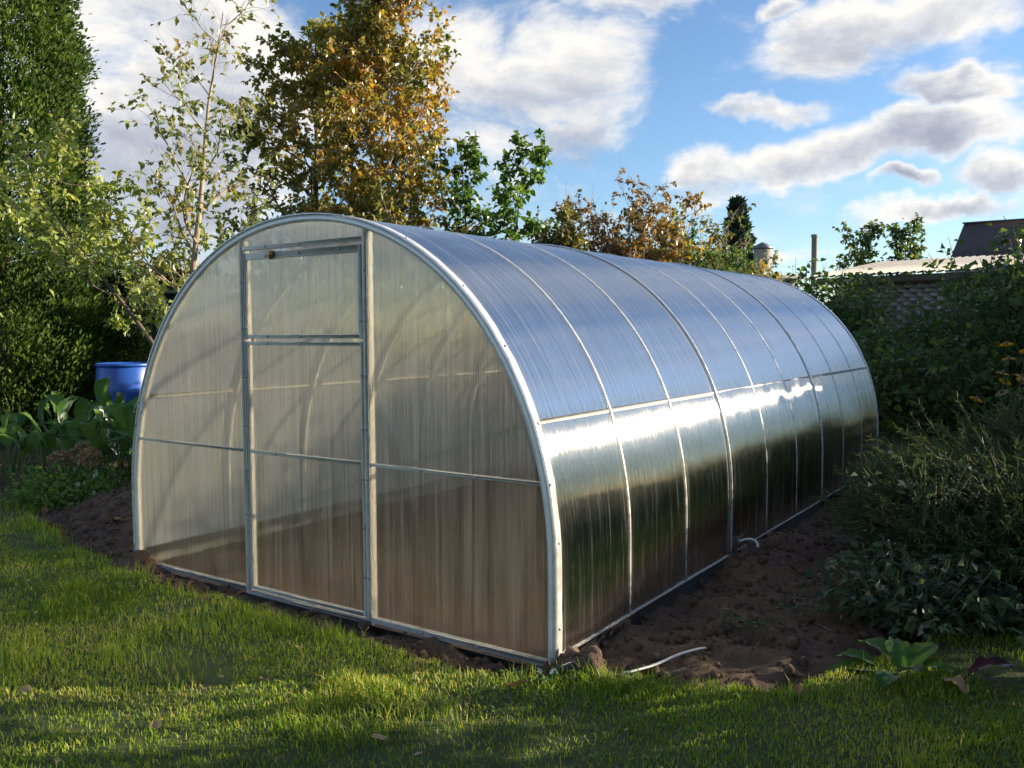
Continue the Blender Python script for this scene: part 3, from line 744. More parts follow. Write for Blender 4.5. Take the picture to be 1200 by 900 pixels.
for x in (0.3, 0.62, 1.3, 1.62, 2.28, 2.6):
    screw((x, -0.0045 if x < XL or x > XR else -0.0065, ZM), (0, -1, 0))
    screw((x, -0.0085, 0.006 if (x < XL or x > XR) else 0.022), (0, -1, 0))
for x in (1.25, 1.5, 1.78):
    for z in (ZH + 0.012, ZH - 0.034, ZW + 0.002, ZW - 0.034): screw((x, -0.0085, z), (0, -1, 0))

# ------------------------------------------------------------------ grass: geometry blades, nobody could count them
def blades(P, L, Wd, rng, lean=0.6, tint=None):
    N = len(P); az = rng.uniform(0, 2 * PI, N); ln = rng.uniform(0.1, 1.0, N) * lean
    hd = np.stack([np.cos(az), np.sin(az), 0 * az], 1)
    sd = np.stack([-np.sin(az), np.cos(az), 0 * az], 1)
    tw = rng.uniform(-0.9, 0.9, N)[:, None]; sd = nrm(sd + hd * tw)
    up = np.array([0, 0, 1.0])
    L = L[:, None]; Wd = Wd[:, None]; ln = ln[:, None]
    m_ = P + (up * 0.55 + hd * ln * 0.35) * L; t_ = P + (up * (0.95 - 0.35 * ln) + hd * ln) * L
    V = np.stack([P - sd * Wd * .5, P + sd * Wd * .5, m_ + sd * Wd * .42, m_ - sd * Wd * .42, t_], 1).reshape(-1, 3)
    k = 5 * np.arange(N)[:, None]
    return V, k + [0, 1, 2, 3], k + [3, 2, 4], np.repeat(tint, 5)
rng = np.random.default_rng(12)
def grass_area(n, x0, x1, y0, y1, keep):
    x = rng.uniform(x0, x1, n); y = rng.uniform(y0, y1, n); k = keep(x, y); return x[k], y[k]
f2 = np.array([_f.x, _f.y]); f2 /= np.linalg.norm(f2); r2 = np.array([f2[1], -f2[0]])
def keep(x, y):
    dx, dy = x - CAMP[0], y - CAMP[1]; dd = dx * f2[0] + dy * f2[1]; ll = dx * r2[0] + dy * r2[1]
    ok = (dd > 2.0) & (np.abs(ll) < 0.8 * dd + 0.5)
    dens = np.clip(1.35 - 0.16 * dd, 0.28, 1.0)
    patch = 0.75 + 0.5 * fbm(x * 2.0, y * 2.0, 0, 31, 3)
    bare = 1 - 0.75 * sst(0.35, 0.7, fbm(x * 1.1 + 3, y * 1.1, 0, 37, 2) + 0.3 * gb(x, y, 3.4, -0.75, 0.5, 0.3))
    return ok & (soilness(x, y) < 0.015) & (rng.random(len(x)) < dens * patch * bare)
x, y = grass_area(860000, -5.8, 7.0, -3.2, 2.4, keep)
N = len(x); z = height(x, y) - 0.004
tuft = sst(0.1, 0.9, fbm(x * 3.2, y * 3.2, 0, 41, 3))
nearedge = sst(-0.22, 0.0, soilness(x, y))
L = (0.022 + 0.036 * rng.random(N)) * (0.65 + 0.9 * tuft) * (1 + 0.35 * nearedge * rng.random(N))
tint = np.clip(0.46 + 0.26 * fbm(x * 1.6, y * 1.6, 0, 51, 3) + 0.12 * fbm(x * 7, y * 7, 0, 53, 2) + rng.normal(0, 0.15, N), 0, 0.92)
dry = rng.random(N) < 0.08 + 0.6 * sst(0.2, 0.7, fbm(x * 1.8 + 9, y * 1.8, 0, 61, 2)) * 0.5 + 0.25 * gb(x, y, 3.4, -0.75, 0.5, 0.3)
tint = np.where(dry, rng.uniform(0.9, 1.0, N), tint)
V, Fq, Ft, t = blades(np.stack([x, y, z], 1), L, 0.0038 * (0.7 + 0.6 * rng.random(N)), rng, 0.9, tint)
# longer fringe and tufts along the bed edge
x, y = grass_area(60000, -3.2, 4.6, -0.8, 1.9, lambda x, y: (soilness(x, y) < 0.05) & (soilness(x, y) > -0.16) & (rng.random(len(x)) < 0.55 * sst(-0.2, 0.6, fbm(x * 4, y * 4, 0, 71, 2))))
N2 = len(x)
V2, Fq2, Ft2, t2 = blades(np.stack([x, y, height(x, y) - 0.004], 1), 0.05 + 0.06 * rng.random(N2), np.full(N2, 0.0036), rng, 0.8, np.clip(rng.normal(0.6, 0.15, N2), 0, 1))
link('grass', mesh('grass', np.vstack([V, V2]), [np.vstack([Fq, Fq2 + len(V)]), np.vstack([Ft, Ft2 + len(V)])], M_LEAF['grass'], True, {'tint': np.concatenate([t, t2])}), kind='stuff')

# straw, roots and torn stalks on the dug soil
x = rng.uniform(-2.4, 4.2, 5200); y = rng.uniform(-0.35, 4.5, 5200)
k = (soilness(x, y) > 0.0) & ~((x > -0.03) & (x < 3.03) & (y > -0.02)) & ((x > 3) | (y < 1.2)) & (rng.random(5200) < 0.35 + 0.5 * sst(0, 0.6, fbm(x * 2, y * 2, 0, 97, 2)))
x, y = x[k], y[k]; N4 = len(x); a4 = rng.uniform(0, 6.28, N4)
V, F, t = leaves(np.stack([x, y, height(x, y) + 0.008], 1), np.stack([np.cos(a4), np.sin(a4), rng.uniform(-.05, .35, N4)], 1), rng.uniform(0.015, 0.08, N4), rng.uniform(0.0015, 0.0045, N4), rng, 0.1, tint=rng.random(N4))
link('straw', mesh('straw', V, F, M_LEAF['dry'], False, {'tint': t}), kind='stuff')
# crumbs of leaf litter in the lawn
x, y = grass_area(2600, -4.5, 6.0, -2.9, 1.6, lambda x, y: (soilness(x, y) < 0.0) & (rng.random(len(x)) < 0.30))
N5 = len(x); a5 = rng.uniform(0, 6.28, N5)
V, F, t = leaves(np.stack([x, y, height(x, y) + rng.uniform(0.02, 0.045, N5)], 1), np.stack([np.cos(a5), np.sin(a5), rng.uniform(-.2, .2, N5)], 1), rng.uniform(0.012, 0.034, N5), rng.uniform(0.008, 0.02, N5), rng, 0.2, tint=rng.random(N5))
link('leaf_litter', mesh('leaf_litter', V, F, M_LEAF['dry'], False, {'tint': t}), kind='stuff')
# clover and small weeds through the lawn
x, y = grass_area(26000, -4.5, 6.0, -2.9, 1.6, lambda x, y: (soilness(x, y) < 0.0) & (rng.random(len(x)) < sst(0.15, 0.7, fbm(x * 1.7 + 4, y * 1.7 + 8, 0, 83, 3))))
N3 = len(x); P3 = np.repeat(np.stack([x, y, height(x, y) + rng.uniform(0.015, 0.04, N3)], 1), 3, 0); a3 = np.repeat(rng.uniform(0, 6.28, N3), 3) + np.tile([0, 2.09, 4.19], N3)
V, F, t = leaves(P3, np.stack([np.cos(a3), np.sin(a3), rng.uniform(-.1, .3, 3 * N3)], 1), rng.uniform(0.010, 0.019, 3 * N3), rng.uniform(0.010, 0.016, 3 * N3), rng, 0.05, tint=np.clip(rng.normal(0.5, 0.2, 3 * N3), 0, 1))
link('clover', mesh('clover', V, F, M_LEAF['veg'], False, {'tint': t}), kind='stuff')
# ------------------------------------------------------------------ trees and hedges behind
def cone_conifer(name, loc, label, cat, lm, H, R0, rng, n=900, per=26, ll=0.10, lw=0.028, group=None, prof=None, jag=0.16):
    root = empty(name, loc, label, cat, group)
    MB().add(*tube([(0, 0, -0.1), (0, 0, H * .5), (0, 0, H * .95)], (0.11, 0.07, 0.01), 8)).build('trunk', M_BARK_DARK, root, True)
    prof = prof or (lambda t: (1 - t) ** 0.6 * (0.75 + 0.25 * sst(0, .15, t)))
    t = rng.random(n) ** 1.25; az = rng.uniform(0, 2 * PI, n); z = 0.05 + t * (H - 0.1)
    r = R0 * prof(t) * (1 + jag * fbm(az * 1.5, z * 1.6, 0, 5, 3)) * (0.55 + 0.45 * rng.random(n) ** 0.35)
    Cn = np.stack([r * np.cos(az), r * np.sin(az), z], 1)
    out = np.stack([np.cos(az), np.sin(az), 0.9 + 0 * az], 1)
    P = np.repeat(Cn, per, 0) + rng.normal(0, 0.035 * H / 7 + 0.03, (n * per, 3)); D = np.repeat(out, per, 0) + rng.normal(0, 0.45, (n * per, 3))
    sc = rng.uniform(0.6, 1.3, n * per)
    ct = np.repeat(np.clip(0.45 + 0.25 * rng.normal(size=n), 0, 1), per)
    V, F, tt = leaves(P, D, ll * sc, lw * sc, rng, 0.15, tint=np.clip(ct + rng.normal(0, 0.12, n * per), 0, 1))
    link('crown', mesh('crown', V, F, lm, False, {'tint': tt}), root)
    return root
rng = np.random.default_rng(21)
cone_conifer('thuja', (-7.75, 2.95, 0), 'tall columnar dark green thuja at the left edge, its right side in the sun', 'thuja tree', M_LEAF['thuja'], 9.6, 1.36, rng, n=6000, per=34,
             prof=lambda t: (1 - t) ** 0.42 * (0.8 + 0.2 * sst(0, .1, t)), ll=0.075, lw=0.032, jag=0.22)
cone_conifer('spruce', (-6.6, 28.3, 0), 'small dark blue-green spruce with pointed top, far behind the greenhouse', 'spruce tree', M_LEAF['spruce'], 6.1, 1.45, rng, n=1500, per=22, ll=0.24, lw=0.09,
             prof=lambda t: (1 - t) ** 0.9 * (0.82 + 0.18 * np.sin(t * 60)), jag=0.3)
def hedge(name, loc, size, label, cat, lm, rng, n, per=18, ll=0.09, lw=0.04, group=None, rot=0.0, rough=0.18, solid=True, tint_base=0.4):
    """clipped or loose mass: leaves spread through a rounded box"""
    root = empty(name, loc, label, cat, group, (0, 0, rot))
    sx, sy, sz = size
    u = nrm(rng.normal(size=(n, 3)) * np.array([1, 1, 1])); u[:, 2] = np.abs(u[:, 2])
    e = 4.0; k = (np.abs(u) ** e).sum(1) ** (-1 / e); u = u * k[:, None]
    rr = 1 - 0.5 * rng.random(n) ** 2.2
    rr = rr * (1 + rough * fbm(u[:, 0] * 2.5 * sx, u[:, 1] * 2.5 * sy, u[:, 2] * 2.5, 13, 3))
    Cn = u * rr[:, None] * np.array([sx, sy, sz])
    P = np.repeat(Cn, per, 0) + rng.normal(0, 0.07, (n * per, 3)); P[:, 2] = np.abs(P[:, 2])
    D = np.repeat(u, per, 0) + rng.normal(0, 0.7, (n * per, 3))
    sc = rng.uniform(0.6, 1.3, n * per)
    ct = np.repeat(np.clip(tint_base + 0.22 * rng.normal(size=n), 0, 1), per)
    V, F, tt = leaves(P, D, ll * sc, lw * sc, rng, 0.2, tint=np.clip(ct + rng.normal(0, 0.15, n * per), 0, 1))
    link('foliage', mesh('foliage', V, F, lm, False, {'tint': tt}), root)
    st = MB()
    for i in range(14):
        a = rng.uniform(0, 2 * PI); q = rng.random() ** .5 * 0.7
        st.add(*tube(grow((q * sx * math.cos(a) * .6, q * sy * math.sin(a) * .6, -0.05), (0.5 * math.cos(a), 0.5 * math.sin(a), 1.6), sz * rng.uniform(.6, .9), 5, rng, 0.12), np.linspace(0.014, 0.004, 6), 4))
    st.build('stems', M_BARK_DARK, root, True)
    return root
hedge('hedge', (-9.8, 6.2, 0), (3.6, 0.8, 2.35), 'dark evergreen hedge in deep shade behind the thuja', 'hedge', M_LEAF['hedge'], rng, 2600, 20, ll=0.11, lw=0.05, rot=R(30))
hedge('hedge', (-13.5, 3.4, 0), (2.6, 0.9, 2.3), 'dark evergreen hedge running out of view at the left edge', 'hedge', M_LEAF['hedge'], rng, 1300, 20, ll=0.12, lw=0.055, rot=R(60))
hedge('ivy_shrub', (-7.7, 5.1, 0), (0.28, 0.3, 2.2), 'narrow sunlit yellow-green shrub between the dark hedge and the dark green cabin', 'shrub', M_LEAF['applelow'], rng, 420, 14, ll=0.07, lw=0.045)

# apple tree
def ap_tint(p, r): return np.clip(0.60 + 0.10 * (p[:, 2] - 2.5) / 2.5 + 0.25 * fbm(p[:, 0] * 2, p[:, 1] * 2, p[:, 2] * 2, 3, 2), 0, 1)
rng = np.random.default_rng(33)
tree('apple_tree', (-3.62, 2.85, 0), 'thin sparse apple tree with pale bark and half-bare crown, left behind the greenhouse', 'apple tree', M_LEAF['apple'], M_BARK_APPLE, 5.1, 0.06, 17,
     lambda t: 1.45 * (1 - 0.55 * t), rng, h0=0.26, rise=0.7, leaf=(0.085, 0.052), nleaf=8, subs=7, twigs=3, sub_len=0.45, twig_len=0.28, tint=ap_tint, top_bare=0.5,
     thin=lambda p: 1 - 0.5 * sst(2.4, 4.2, p[:, 2]), wob=0.13)
rng = np.random.default_rng(35)
tree('apple_tree', (-3.2, 3.2, 0), 'low leaning apple tree with pale yellow-green sunlit leaves in front of the tall thuja', 'apple tree', M_LEAF['applelow'], M_BARK_DARK, 3.3, 0.05, 15,
     lambda t: 1.25 * (1 - 0.35 * t), rng, h0=0.5, rise=0.12, leaf=(0.09, 0.055), nleaf=7.5, subs=7, twigs=4, sub_len=0.5, twig_len=0.28, tint=lambda p, r: clump_tint(p, 2, 8, 0.55, 0.3), wob=0.12, lean=(-0.66, -0.34))
# yellowing bushes added behind the wall to brighten the view through the gable
for i, (x, y, h, w, lab) in enumerate([(-1.5, 3.7, 1.7, 0.7, 'added yellowing bush brightening the front gable, nearest of three behind the left wall'),
                                       (-2.2, 5.6, 1.25, 0.8, 'added yellowing bush brightening the panels, middle of three behind the left wall'),
                                       (-2.3, 7.4, 1.9, 0.8, 'added yellowing bush behind the far half of the left wall, farthest of three')]):
    rng = np.random.default_rng(190 + i)
    tree('added_yellow_bush', (x, y, 0), lab, 'bush', M_LEAF['applelow'] if i != 1 else M_LEAF['autumn'], M_BARK_DARK, h, 0.03, 7, lambda t: 0.7, rng, h0=0.3, rise=1.0, leaf=(0.09, 0.075), nleaf=11, subs=5, twigs=3,
         sub_len=0.5, twig_len=0.22, group='added yellowing bushes behind the greenhouse', trunks=6, spread=0.3, tint=lambda p, r: clump_tint(p, 2, 8, 0.6, 0.3))
# autumn trees
rng = np.random.default_rng(41)
tree('autumn_tree', (-6.35, 7.25, 0), 'tall bronze-green tree with dense crown, left of the two autumn trees', 'tree', M_LEAF['autumn_dark'], M_BARK_DARK, 6.5, 0.12, 28,
     lambda t: 1.75 * (1 - 0.8 * t ** 2.4), rng, h0=0.22, rise=0.75, leaf=(0.10, 0.07), nleaf=13, subs=8, twigs=5, sub_len=0.42, twig_len=0.34,
     tint=lambda p, r: clump_tint(p, 1.6, 4, 0.6, 0.3), group='autumn trees behind the greenhouse', wob=0.11)
rng = np.random.default_rng(43)
tree('autumn_tree', (-4.75, 7.35, 0), 'tall golden orange tree in sun, right of the two autumn trees', 'tree', M_LEAF['autumn'], M_BARK_PALE, 6.7, 0.10, 32,
     lambda t: 1.7 * (1 - 0.72 * t ** 2.6), rng, h0=0.2, rise=0.95, leaf=(0.095, 0.065), nleaf=10, subs=8, twigs=4, sub_len=0.42, twig_len=0.34,
     tint=lambda p, r: clump_tint(p, 1.5, 6, 0.46, 0.34), group='autumn trees behind the greenhouse', trunks=2, spread=0.04, wob=0.11)
# young maples
for i, (x, y, h, s, lab) in enumerate([(-3.85, 8.5, 4.35, 51, 'slim young maple with dark green leaves beside the golden autumn tree'),
                                       (-2.95, 8.2, 4.2, 52, 'fresh green young maple standing clear against the sky above the greenhouse roof'),
                                       (-2.75, 9.4, 3.2, 53, 'low yellow-green maple sapling between the fresh green maple and the rusty thicket')]):
    rng = np.random.default_rng(s)
    tree('maple_sapling', (x, y, 0), lab, 'maple tree', M_LEAF['maple'] if i < 2 else M_LEAF['olive'], M_BARK_DARK, h, 0.05, 15, lambda t: 0.85 * (1 - 0.55 * t), rng, h0=0.35, rise=0.9,
         leaf=(0.115, 0.085), nleaf=4.2, subs=6, twigs=4, sub_len=0.45, twig_len=0.22, tint=lambda p, r: clump_tint(p, 2, 8, 0.5 if i else 0.25, 0.3), group='young maples', wob=0.1)
# thicket of thin rusty shrubs
TH = [(-3.1, 10.7, 3.3, 'olive', 'low olive and brown shrub between the young maples and the rusty thicket'),
      (-1.2, 12.6, 2.9, 'maple', 'low green shrub in front of the sparse olive shrub'),
      (-2.75, 11.2, 3.9, 'rust', 'tall twiggy shrub with grey bare tips, left end of the rusty thicket'),
      (-2.15, 10.9, 3.6, 'rust', 'rusty brown shrub with upright stems in the middle of the thicket'),
      (-1.75, 11.6, 3.45, 'autumn', 'orange leaved shrub of the thicket behind the greenhouse roof'),
      (-1.9, 13.4, 3.5, 'olive', 'sparse olive shrub with fine feathery top, right of the orange shrub'),
      (-2.2, 15.6, 3.1, 'olive', 'thin greyish shrub with nearly bare twigs, left of the small spruce'),
      (-2.0, 16.9, 2.9, 'autumn', 'low russet shrub just left of the small spruce'),
      (-2.3, 12.3, 3.0, 'maple', 'low bright green shrub at the foot of the rusty thicket')]
for i, (x, y, h, lm, lab) in enumerate(TH):
    rng = np.random.default_rng(60 + i)
    tree('thicket_shrub', (x, y, 0), lab, 'shrub', M_LEAF[lm], M_BARK_PALE, h, 0.05, 9, lambda t: 0.95 * (1 - 0.5 * t), rng, h0=0.3, rise=1.5, leaf=(0.09, 0.06), nleaf=6.5, subs=5, twigs=3,
         sub_len=0.5, twig_len=0.25, tint=lambda p, r: clump_tint(p, 2, 8 + i, 0.5, 0.35), group='shrubs of the autumn thicket', trunks=5, spread=0.16, top_bare=0.55, wob=0.1)
rng = np.random.default_rng(67)
tw = empty('bare_sapling', (-2.95, 10.4, 0), 'upright bare grey twigs rising above the rusty thicket', 'sapling')
mb = MB()
for i in range(7):
    P = grow((rng.normal(0, .06), rng.normal(0, .06), 0), (rng.normal(0, .05), rng.normal(0, .05), 1), rng.uniform(3.4, 4.25), 9, rng, 0.025)
    mb.add(*tube(P, np.linspace(0.018, 0.003, 10), 4))
    for k in range(9):
        j = rng.integers(3, 9); mb.add(*tube(grow(P[j], (rng.normal(0, .5), rng.normal(0, .5), 1.3), rng.uniform(.2, .5), 3, rng, 0.05), (0.004, 0.003, 0.002, 0.0015), 3))
mb.build('stems', M_BARK_PALE, tw, True)

# ------------------------------------------------------------------ buildings
def simple(name, col, rough=0.8, scale=6, var=0.3, bs=0.3, bd=0.01, stretch=None, metallic=0.0):
    m, n, b = mat(name); oc = objc(n)
    if stretch: oc = n.vm('MULTIPLY', oc, stretch)
    nz = n.noise(oc, scale, 7, 0.65)
    n.put(b.inputs['Base Color'], n.mix(nz, tuple(c * (1 - var) for c in col), tuple(c * (1 + var) for c in col)))
    b.inputs['Roughness'].default_value = rough; b.inputs['Metallic'].default_value = metallic
    bump(n, b, n.noise(oc, scale * 5, 5, 0.7), bs, bd)
    return m
M_BRICK = simple('white_silicate_brick', (0.52, 0.50, 0.46), 0.85, 5, 0.25)
M_MORTAR = simple('mortar', (0.20, 0.19, 0.175), 0.95, 12, 0.3)
M_FIBRE = simple('fibre_cement_roof', (0.33, 0.31, 0.275), 0.85, 3, 0.35)
M_WOODD = simple('weathered_wood', (0.13, 0.105, 0.08), 0.85, 8, 0.35, stretch=(1, 1, 0.2))
M_CONC = simple('weathered_concrete', (0.30, 0.285, 0.25), 0.9, 6, 0.35, stretch=(1, 1, 0.4))
M_TIN = simple('grey_tin', (0.16, 0.17, 0.18), 0.5, 9, 0.25, metallic=0.6)
M_ROOF = simple('dark_brown_roof_felt', (0.045, 0.030, 0.030), 0.8, 2.5, 0.35, stretch=(3, 3, 0.4))
M_PALEW = simple('pale_plaster', (0.42, 0.39, 0.34), 0.9, 4, 0.2)

# shed: white brick wall facing the garden, corrugated roof
rng = np.random.default_rng(80)
SH = empty('brick_shed', (0.1, 15.7, 0), 'low white brick shed with corrugated grey roof behind the right-hand shrubs', 'shed', rot=(0, 0, R(-8)))
# local frame: x along the wall (0..5.6), y backward, wall face y=0
SL, SHh = 6.0, 2.40
me = mesh('wall', *box(0.02, SL - 0.02, 0.008, 0.25, 0, SHh), M_MORTAR); wall = link('wall', me, SH)
BWd, BHt, GAP = 0.25, 0.088, 0.012
bm_ = [MB() for _ in range(4)]
for q in bm_:
    addc(q, 0, BWd - GAP, -0.012 * rng.random() - 0.006, 0.06, 0, BHt - GAP, b=0.004)
bmesh_ = [q.mesh('brick', M_BRICK) for q in bm_]
rest = MB()
nrow = int(SHh / BHt); cand = []
for r_ in range(nrow):
    for c_ in range(int(SL / BWd) - 1):
        cand.append((c_ * BWd + (BWd / 2 if r_ % 2 else 0) + 0.02, r_ * BHt + 0.01))
cand.sort(key=lambda p: abs(p[0] - 1.6) * 0.8 + abs(p[1] - 1.95))
for i, (bx_, bz_) in enumerate(cand):
    if i < 280: link('brick', bmesh_[i % 4], SH, (bx_, rng.normal(0, 0.002), bz_))
    else:
        V, Q, T = cbox(bx_, bx_ + BWd - GAP, -0.010, 0.06, bz_, bz_ + BHt - GAP, b=0.004); nn = rest.n; rest.add(V, Q); rest.F.setdefault(3, []).append(T + nn)
rest.build('brickwork', M_BRICK, SH, kind='stuff')
me = mesh('side_wall', *box(0, 0.25, 0.252, 3.4, 0, SHh), M_BRICK); link('side_wall', me, SH)
me = mesh('side_wall', *box(SL - 0.25, SL, 0.252, 3.4, 0, SHh), M_BRICK); link('side_wall', me, SH)
me = mesh('fascia', *box(-0.25, SL + 0.25, -0.28, -0.255, SHh - 0.10, SHh + 0.04), M_WOODD); link('fascia', me, SH)
me = mesh('rafter_plate', *box(-0.2, SL + 0.2, -0.25, 0.2, SHh + 0.002, SHh + 0.035), M_WOODD); link('rafter_plate', me, SH)
for k in range(6):       # corrugated sheets, overlapping
    x0_ = -0.3 + k * 1.1; xs = np.linspace(0, 1.16, 50); ys = np.linspace(0, 4.0, 3)
    z = 0.026 * np.cos(2 * PI * xs / 0.15)
    V = np.stack([np.repeat((x0_ + xs)[None], 3, 0), np.repeat((-0.38 + ys)[:, None], 50, 1), SHh + 0.075 + 0.004 * (k % 2) + z[None] + 0.13 * ys[:, None]], -1).reshape(-1, 3)
    Vb = V.copy(); Vb[:, 2] -= 0.007
    q = np.arange(150).reshape(3, 50); F = np.stack([q[:-1, :-1], q[:-1, 1:], q[1:, 1:], q[1:, :-1]], -1).reshape(-1, 4)
    e_ = np.stack([q[0, :-1], q[0, 1:], q[0, 1:] + 150, q[0, :-1] + 150], -1)
    link('roof_sheet', mesh('roof_sheet', np.vstack([V, Vb]), [np.vstack([F, F[:, ::-1] + 150, e_])], M_FIBRE, True), SH)
# round pipe chimney of the shed
mb = MB(); V, F = lathe([(0.07, 0), (0.07, 1.25), (0.085, 1.26), (0.085, 1.33), (0.06, 1.33), (0.055, 0.9)], 16); mb.add(V, F)
p_ = link('flue_pipe', mb.mesh('flue_pipe', M_CONC, True), None, (-1.38, 19.55, 2.45), label='plain round grey flue pipe standing above the shrubs left of the shed roof', category='flue pipe')
# concrete vent with conical tin cap, on a low flat-roofed outbuilding
OB = empty('outbuilding', (-3.6, 20.4, 0), 'low flat-roofed grey outbuilding mostly hidden behind the greenhouse', 'outbuilding', rot=(0, 0, R(27)))
link('wall', mesh('wall', *box(-1.2, 1.4, -0.6, 2.0, 0, 2.72), M_CONC), OB)
link('roof', mesh('roof', *box(-1.35, 1.55, -0.75, 2.15, 2.723, 2.83), M_FIBRE), OB)
CH = empty('chimney', (-3.15, 20.85, 3.0), 'square concrete chimney with pointed tin cap beyond the end of the greenhouse', 'chimney')
mb = MB(); V, F = lathe([(0.30, 0.0), (0.27, 0.08), (0.245, 0.14), (0.235, 0.52), (0.25, 0.55), (0.25, 0.60), (0.05, 0.60)], 8); mb.add(V, F); mb.build('shaft', M_CONC, CH)
mb = MB(); V, F = lathe([(0.30, 0.615), (0.31, 0.63), (0.14, 0.74), (0.01, 0.80)], 8); mb.add(V, F); V, F = lathe([(0.30, 0.615), (0.05, 0.605)], 8); mb.add(V, F); mb.build('cap', M_TIN, CH)
# house with dark roof
HS = empty('house', (-0.2, 30.6, 0), 'house with plain dark brown gable roof at the right edge of the view', 'house', rot=(0, 0, R(0)))
link('wall', mesh('wall', *box(0.3, 8.0, 0.4, 6.6, 0, 3.75), M_PALEW), HS)
for nm, sg in (('roof', 1), ('roof', -1)):
    yb, zb, yt, zt = (0.0, 3.7, 3.5, 5.35) if sg > 0 else (7.0, 3.7, 3.502, 5.35)
    V = np.array([(0.35, yb, zb), (8.4, yb, zb), (8.4, yt, zt), (0.35 - 0.0, yt, zt)]); V2_ = V - np.array([0, 0, 0.12])
    F = np.array([(0, 1, 2, 3), (7, 6, 5, 4), (0, 4, 5, 1), (1, 5, 6, 2), (2, 6, 7, 3), (3, 7, 4, 0)])
    link(nm, mesh(nm, np.vstack([V, V2_]), F, M_ROOF), HS)
link('ridge_cap', mesh('ridge_cap', *box(0.3, 8.45, 3.40, 3.60, 5.352, 5.40), M_TIN), HS)
V = np.array([(0.42, 0.5, 3.752), (0.42, 6.5, 3.752), (0.42, 3.5, 5.15), (0.6, 0.5, 3.752), (0.6, 6.5, 3.752), (0.6, 3.5, 5.15)])
link('gable', mesh('gable', V, [np.array([(0, 2, 1), (3, 4, 5)]), np.array([(0, 1, 4, 3), (1, 2, 5, 4), (2, 0, 3, 5)])], M_WOODD), HS)
# dark green cabin behind the left of the greenhouse
M_DKG = simple('dark_green_paint', (0.012, 0.028, 0.022), 0.6, 3, 0.25, stretch=(6, 6, 0.5))
CB = empty('garden_cabin', (-6.05, 4.3, 0), 'narrow dark green garden cabin behind the left side of the greenhouse', 'cabin', rot=(0, 0, R(-52)))
bd = MB(); addc(bd, 0, 0.146, 0, 0.02, 0, 1.86, b=0.003); bdm = bd.mesh('board', M_DKG)
for k in range(8):
    link('board', bdm, CB, (-0.6 + k * 0.15, -0.02, 0.04))
    link('board', bdm, CB, (0.62, 0.0 + k * 0.15, 0.04), (0, 0, PI / 2))
link('wall', mesh('wall', *box(-0.6, 0.595, 0.002, 1.2, 0.03, 1.88), M_DKG), CB)
link('roof', mesh('roof', *box(-0.7, 0.72, -0.1, 1.3, 1.905, 1.95), M_TIN), CB)

# ------------------------------------------------------------------ barrel and oddments at the left
M_BLUE, n, b = mat('blue_plastic')
n.put(b.inputs['Base Color'], n.mix(n.noise(objc(n), 9, 5), (0.012, 0.06, 0.30), (0.025, 0.10, 0.42))); b.inputs['Roughness'].default_value = 0.33
bump(n, b, n.noise(objc(n), 3, 2), 0.3, 0.02)
BR = empty('water_barrel', (-4.92, 2.98, 0), 'blue plastic water barrel between the vegetable plants and the greenhouse', 'barrel')
mb = MB(); V, F = lathe([(0.01, 0), (0.27, 0.0), (0.285, 0.02), (0.30, 0.25), (0.31, 0.30), (0.30, 0.35), (0.305, 0.64), (0.315, 0.68), (0.305, 0.73), (0.295, 0.93), (0.28, 0.955)], 36); mb.add(V, F); mb.build('body', M_BLUE, BR, True)
mb = MB(); V, F = lathe([(0.285, 0.95), (0.308, 0.955), (0.308, 0.985), (0.290, 0.99), (0.285, 0.97), (0.01, 0.965)], 36); mb.add(V, F); mb.build('lid', M_BLUE, BR, True)
BR.scale = (1.12, 1.12, 1.04)
M_FILM = simple('white_plastic_sheeting', (0.62, 0.65, 0.70), 0.35, 3, 0.1)
rng = np.random.default_rng(91)
u_, v_ = np.meshgrid(np.linspace(0, 1, 24), np.linspace(0, 1, 24))
X = -0.42 + 0.84 * u_ + 0.03 * fbm(u_ * 5, v_ * 5, 0, 3, 3); Yv = -0.10 * v_ + 0.09 * fbm(u_ * 4, v_ * 4, 0, 7, 3); Z = 0.02 + 0.58 * (v_ * (0.55 + 0.45 * u_)) + 0.05 * fbm(u_ * 4, v_ * 4, 0, 9, 3)
q = np.arange(576).reshape(24, 24); F = np.stack([q[:-1, :-1], q[:-1, 1:], q[1:, 1:], q[1:, :-1]], -1).reshape(-1, 4)
ps = link('plastic_sheeting', mesh('plastic_sheeting', np.stack([X, Yv, Z], -1).reshape(-1, 3), F, M_FILM, True), None, (-4.42, 2.62, 0), (0, 0, R(-50)),
          label='crumpled white plastic sheeting heaped in front of the blue barrel', category='plastic sheeting')
md = ps.modifiers.new('thickness', 'SOLIDIFY'); md.thickness = 0.004
TBt = empty('garden_bench', (-6.55, 1.55, 0), 'dim low wooden bench in shade at the far left edge', 'bench', rot=(0, 0, R(30)))
for k in range(3):
    mb = MB(); addc(mb, -0.7, 0.7, -0.2 + k * 0.14, -0.07 + k * 0.14, 0.70, 0.73, b=0.004); mb.build('plank', M_WOODD, TBt)
for sx in (-0.6, 0.6):
    for sy in (-0.14, 0.16):
        mb = MB(); addc(mb, sx - 0.03, sx + 0.03, sy - 0.03, sy + 0.03, 0, 0.699, b=0.004); mb.build('leg', M_WOODD, TBt)

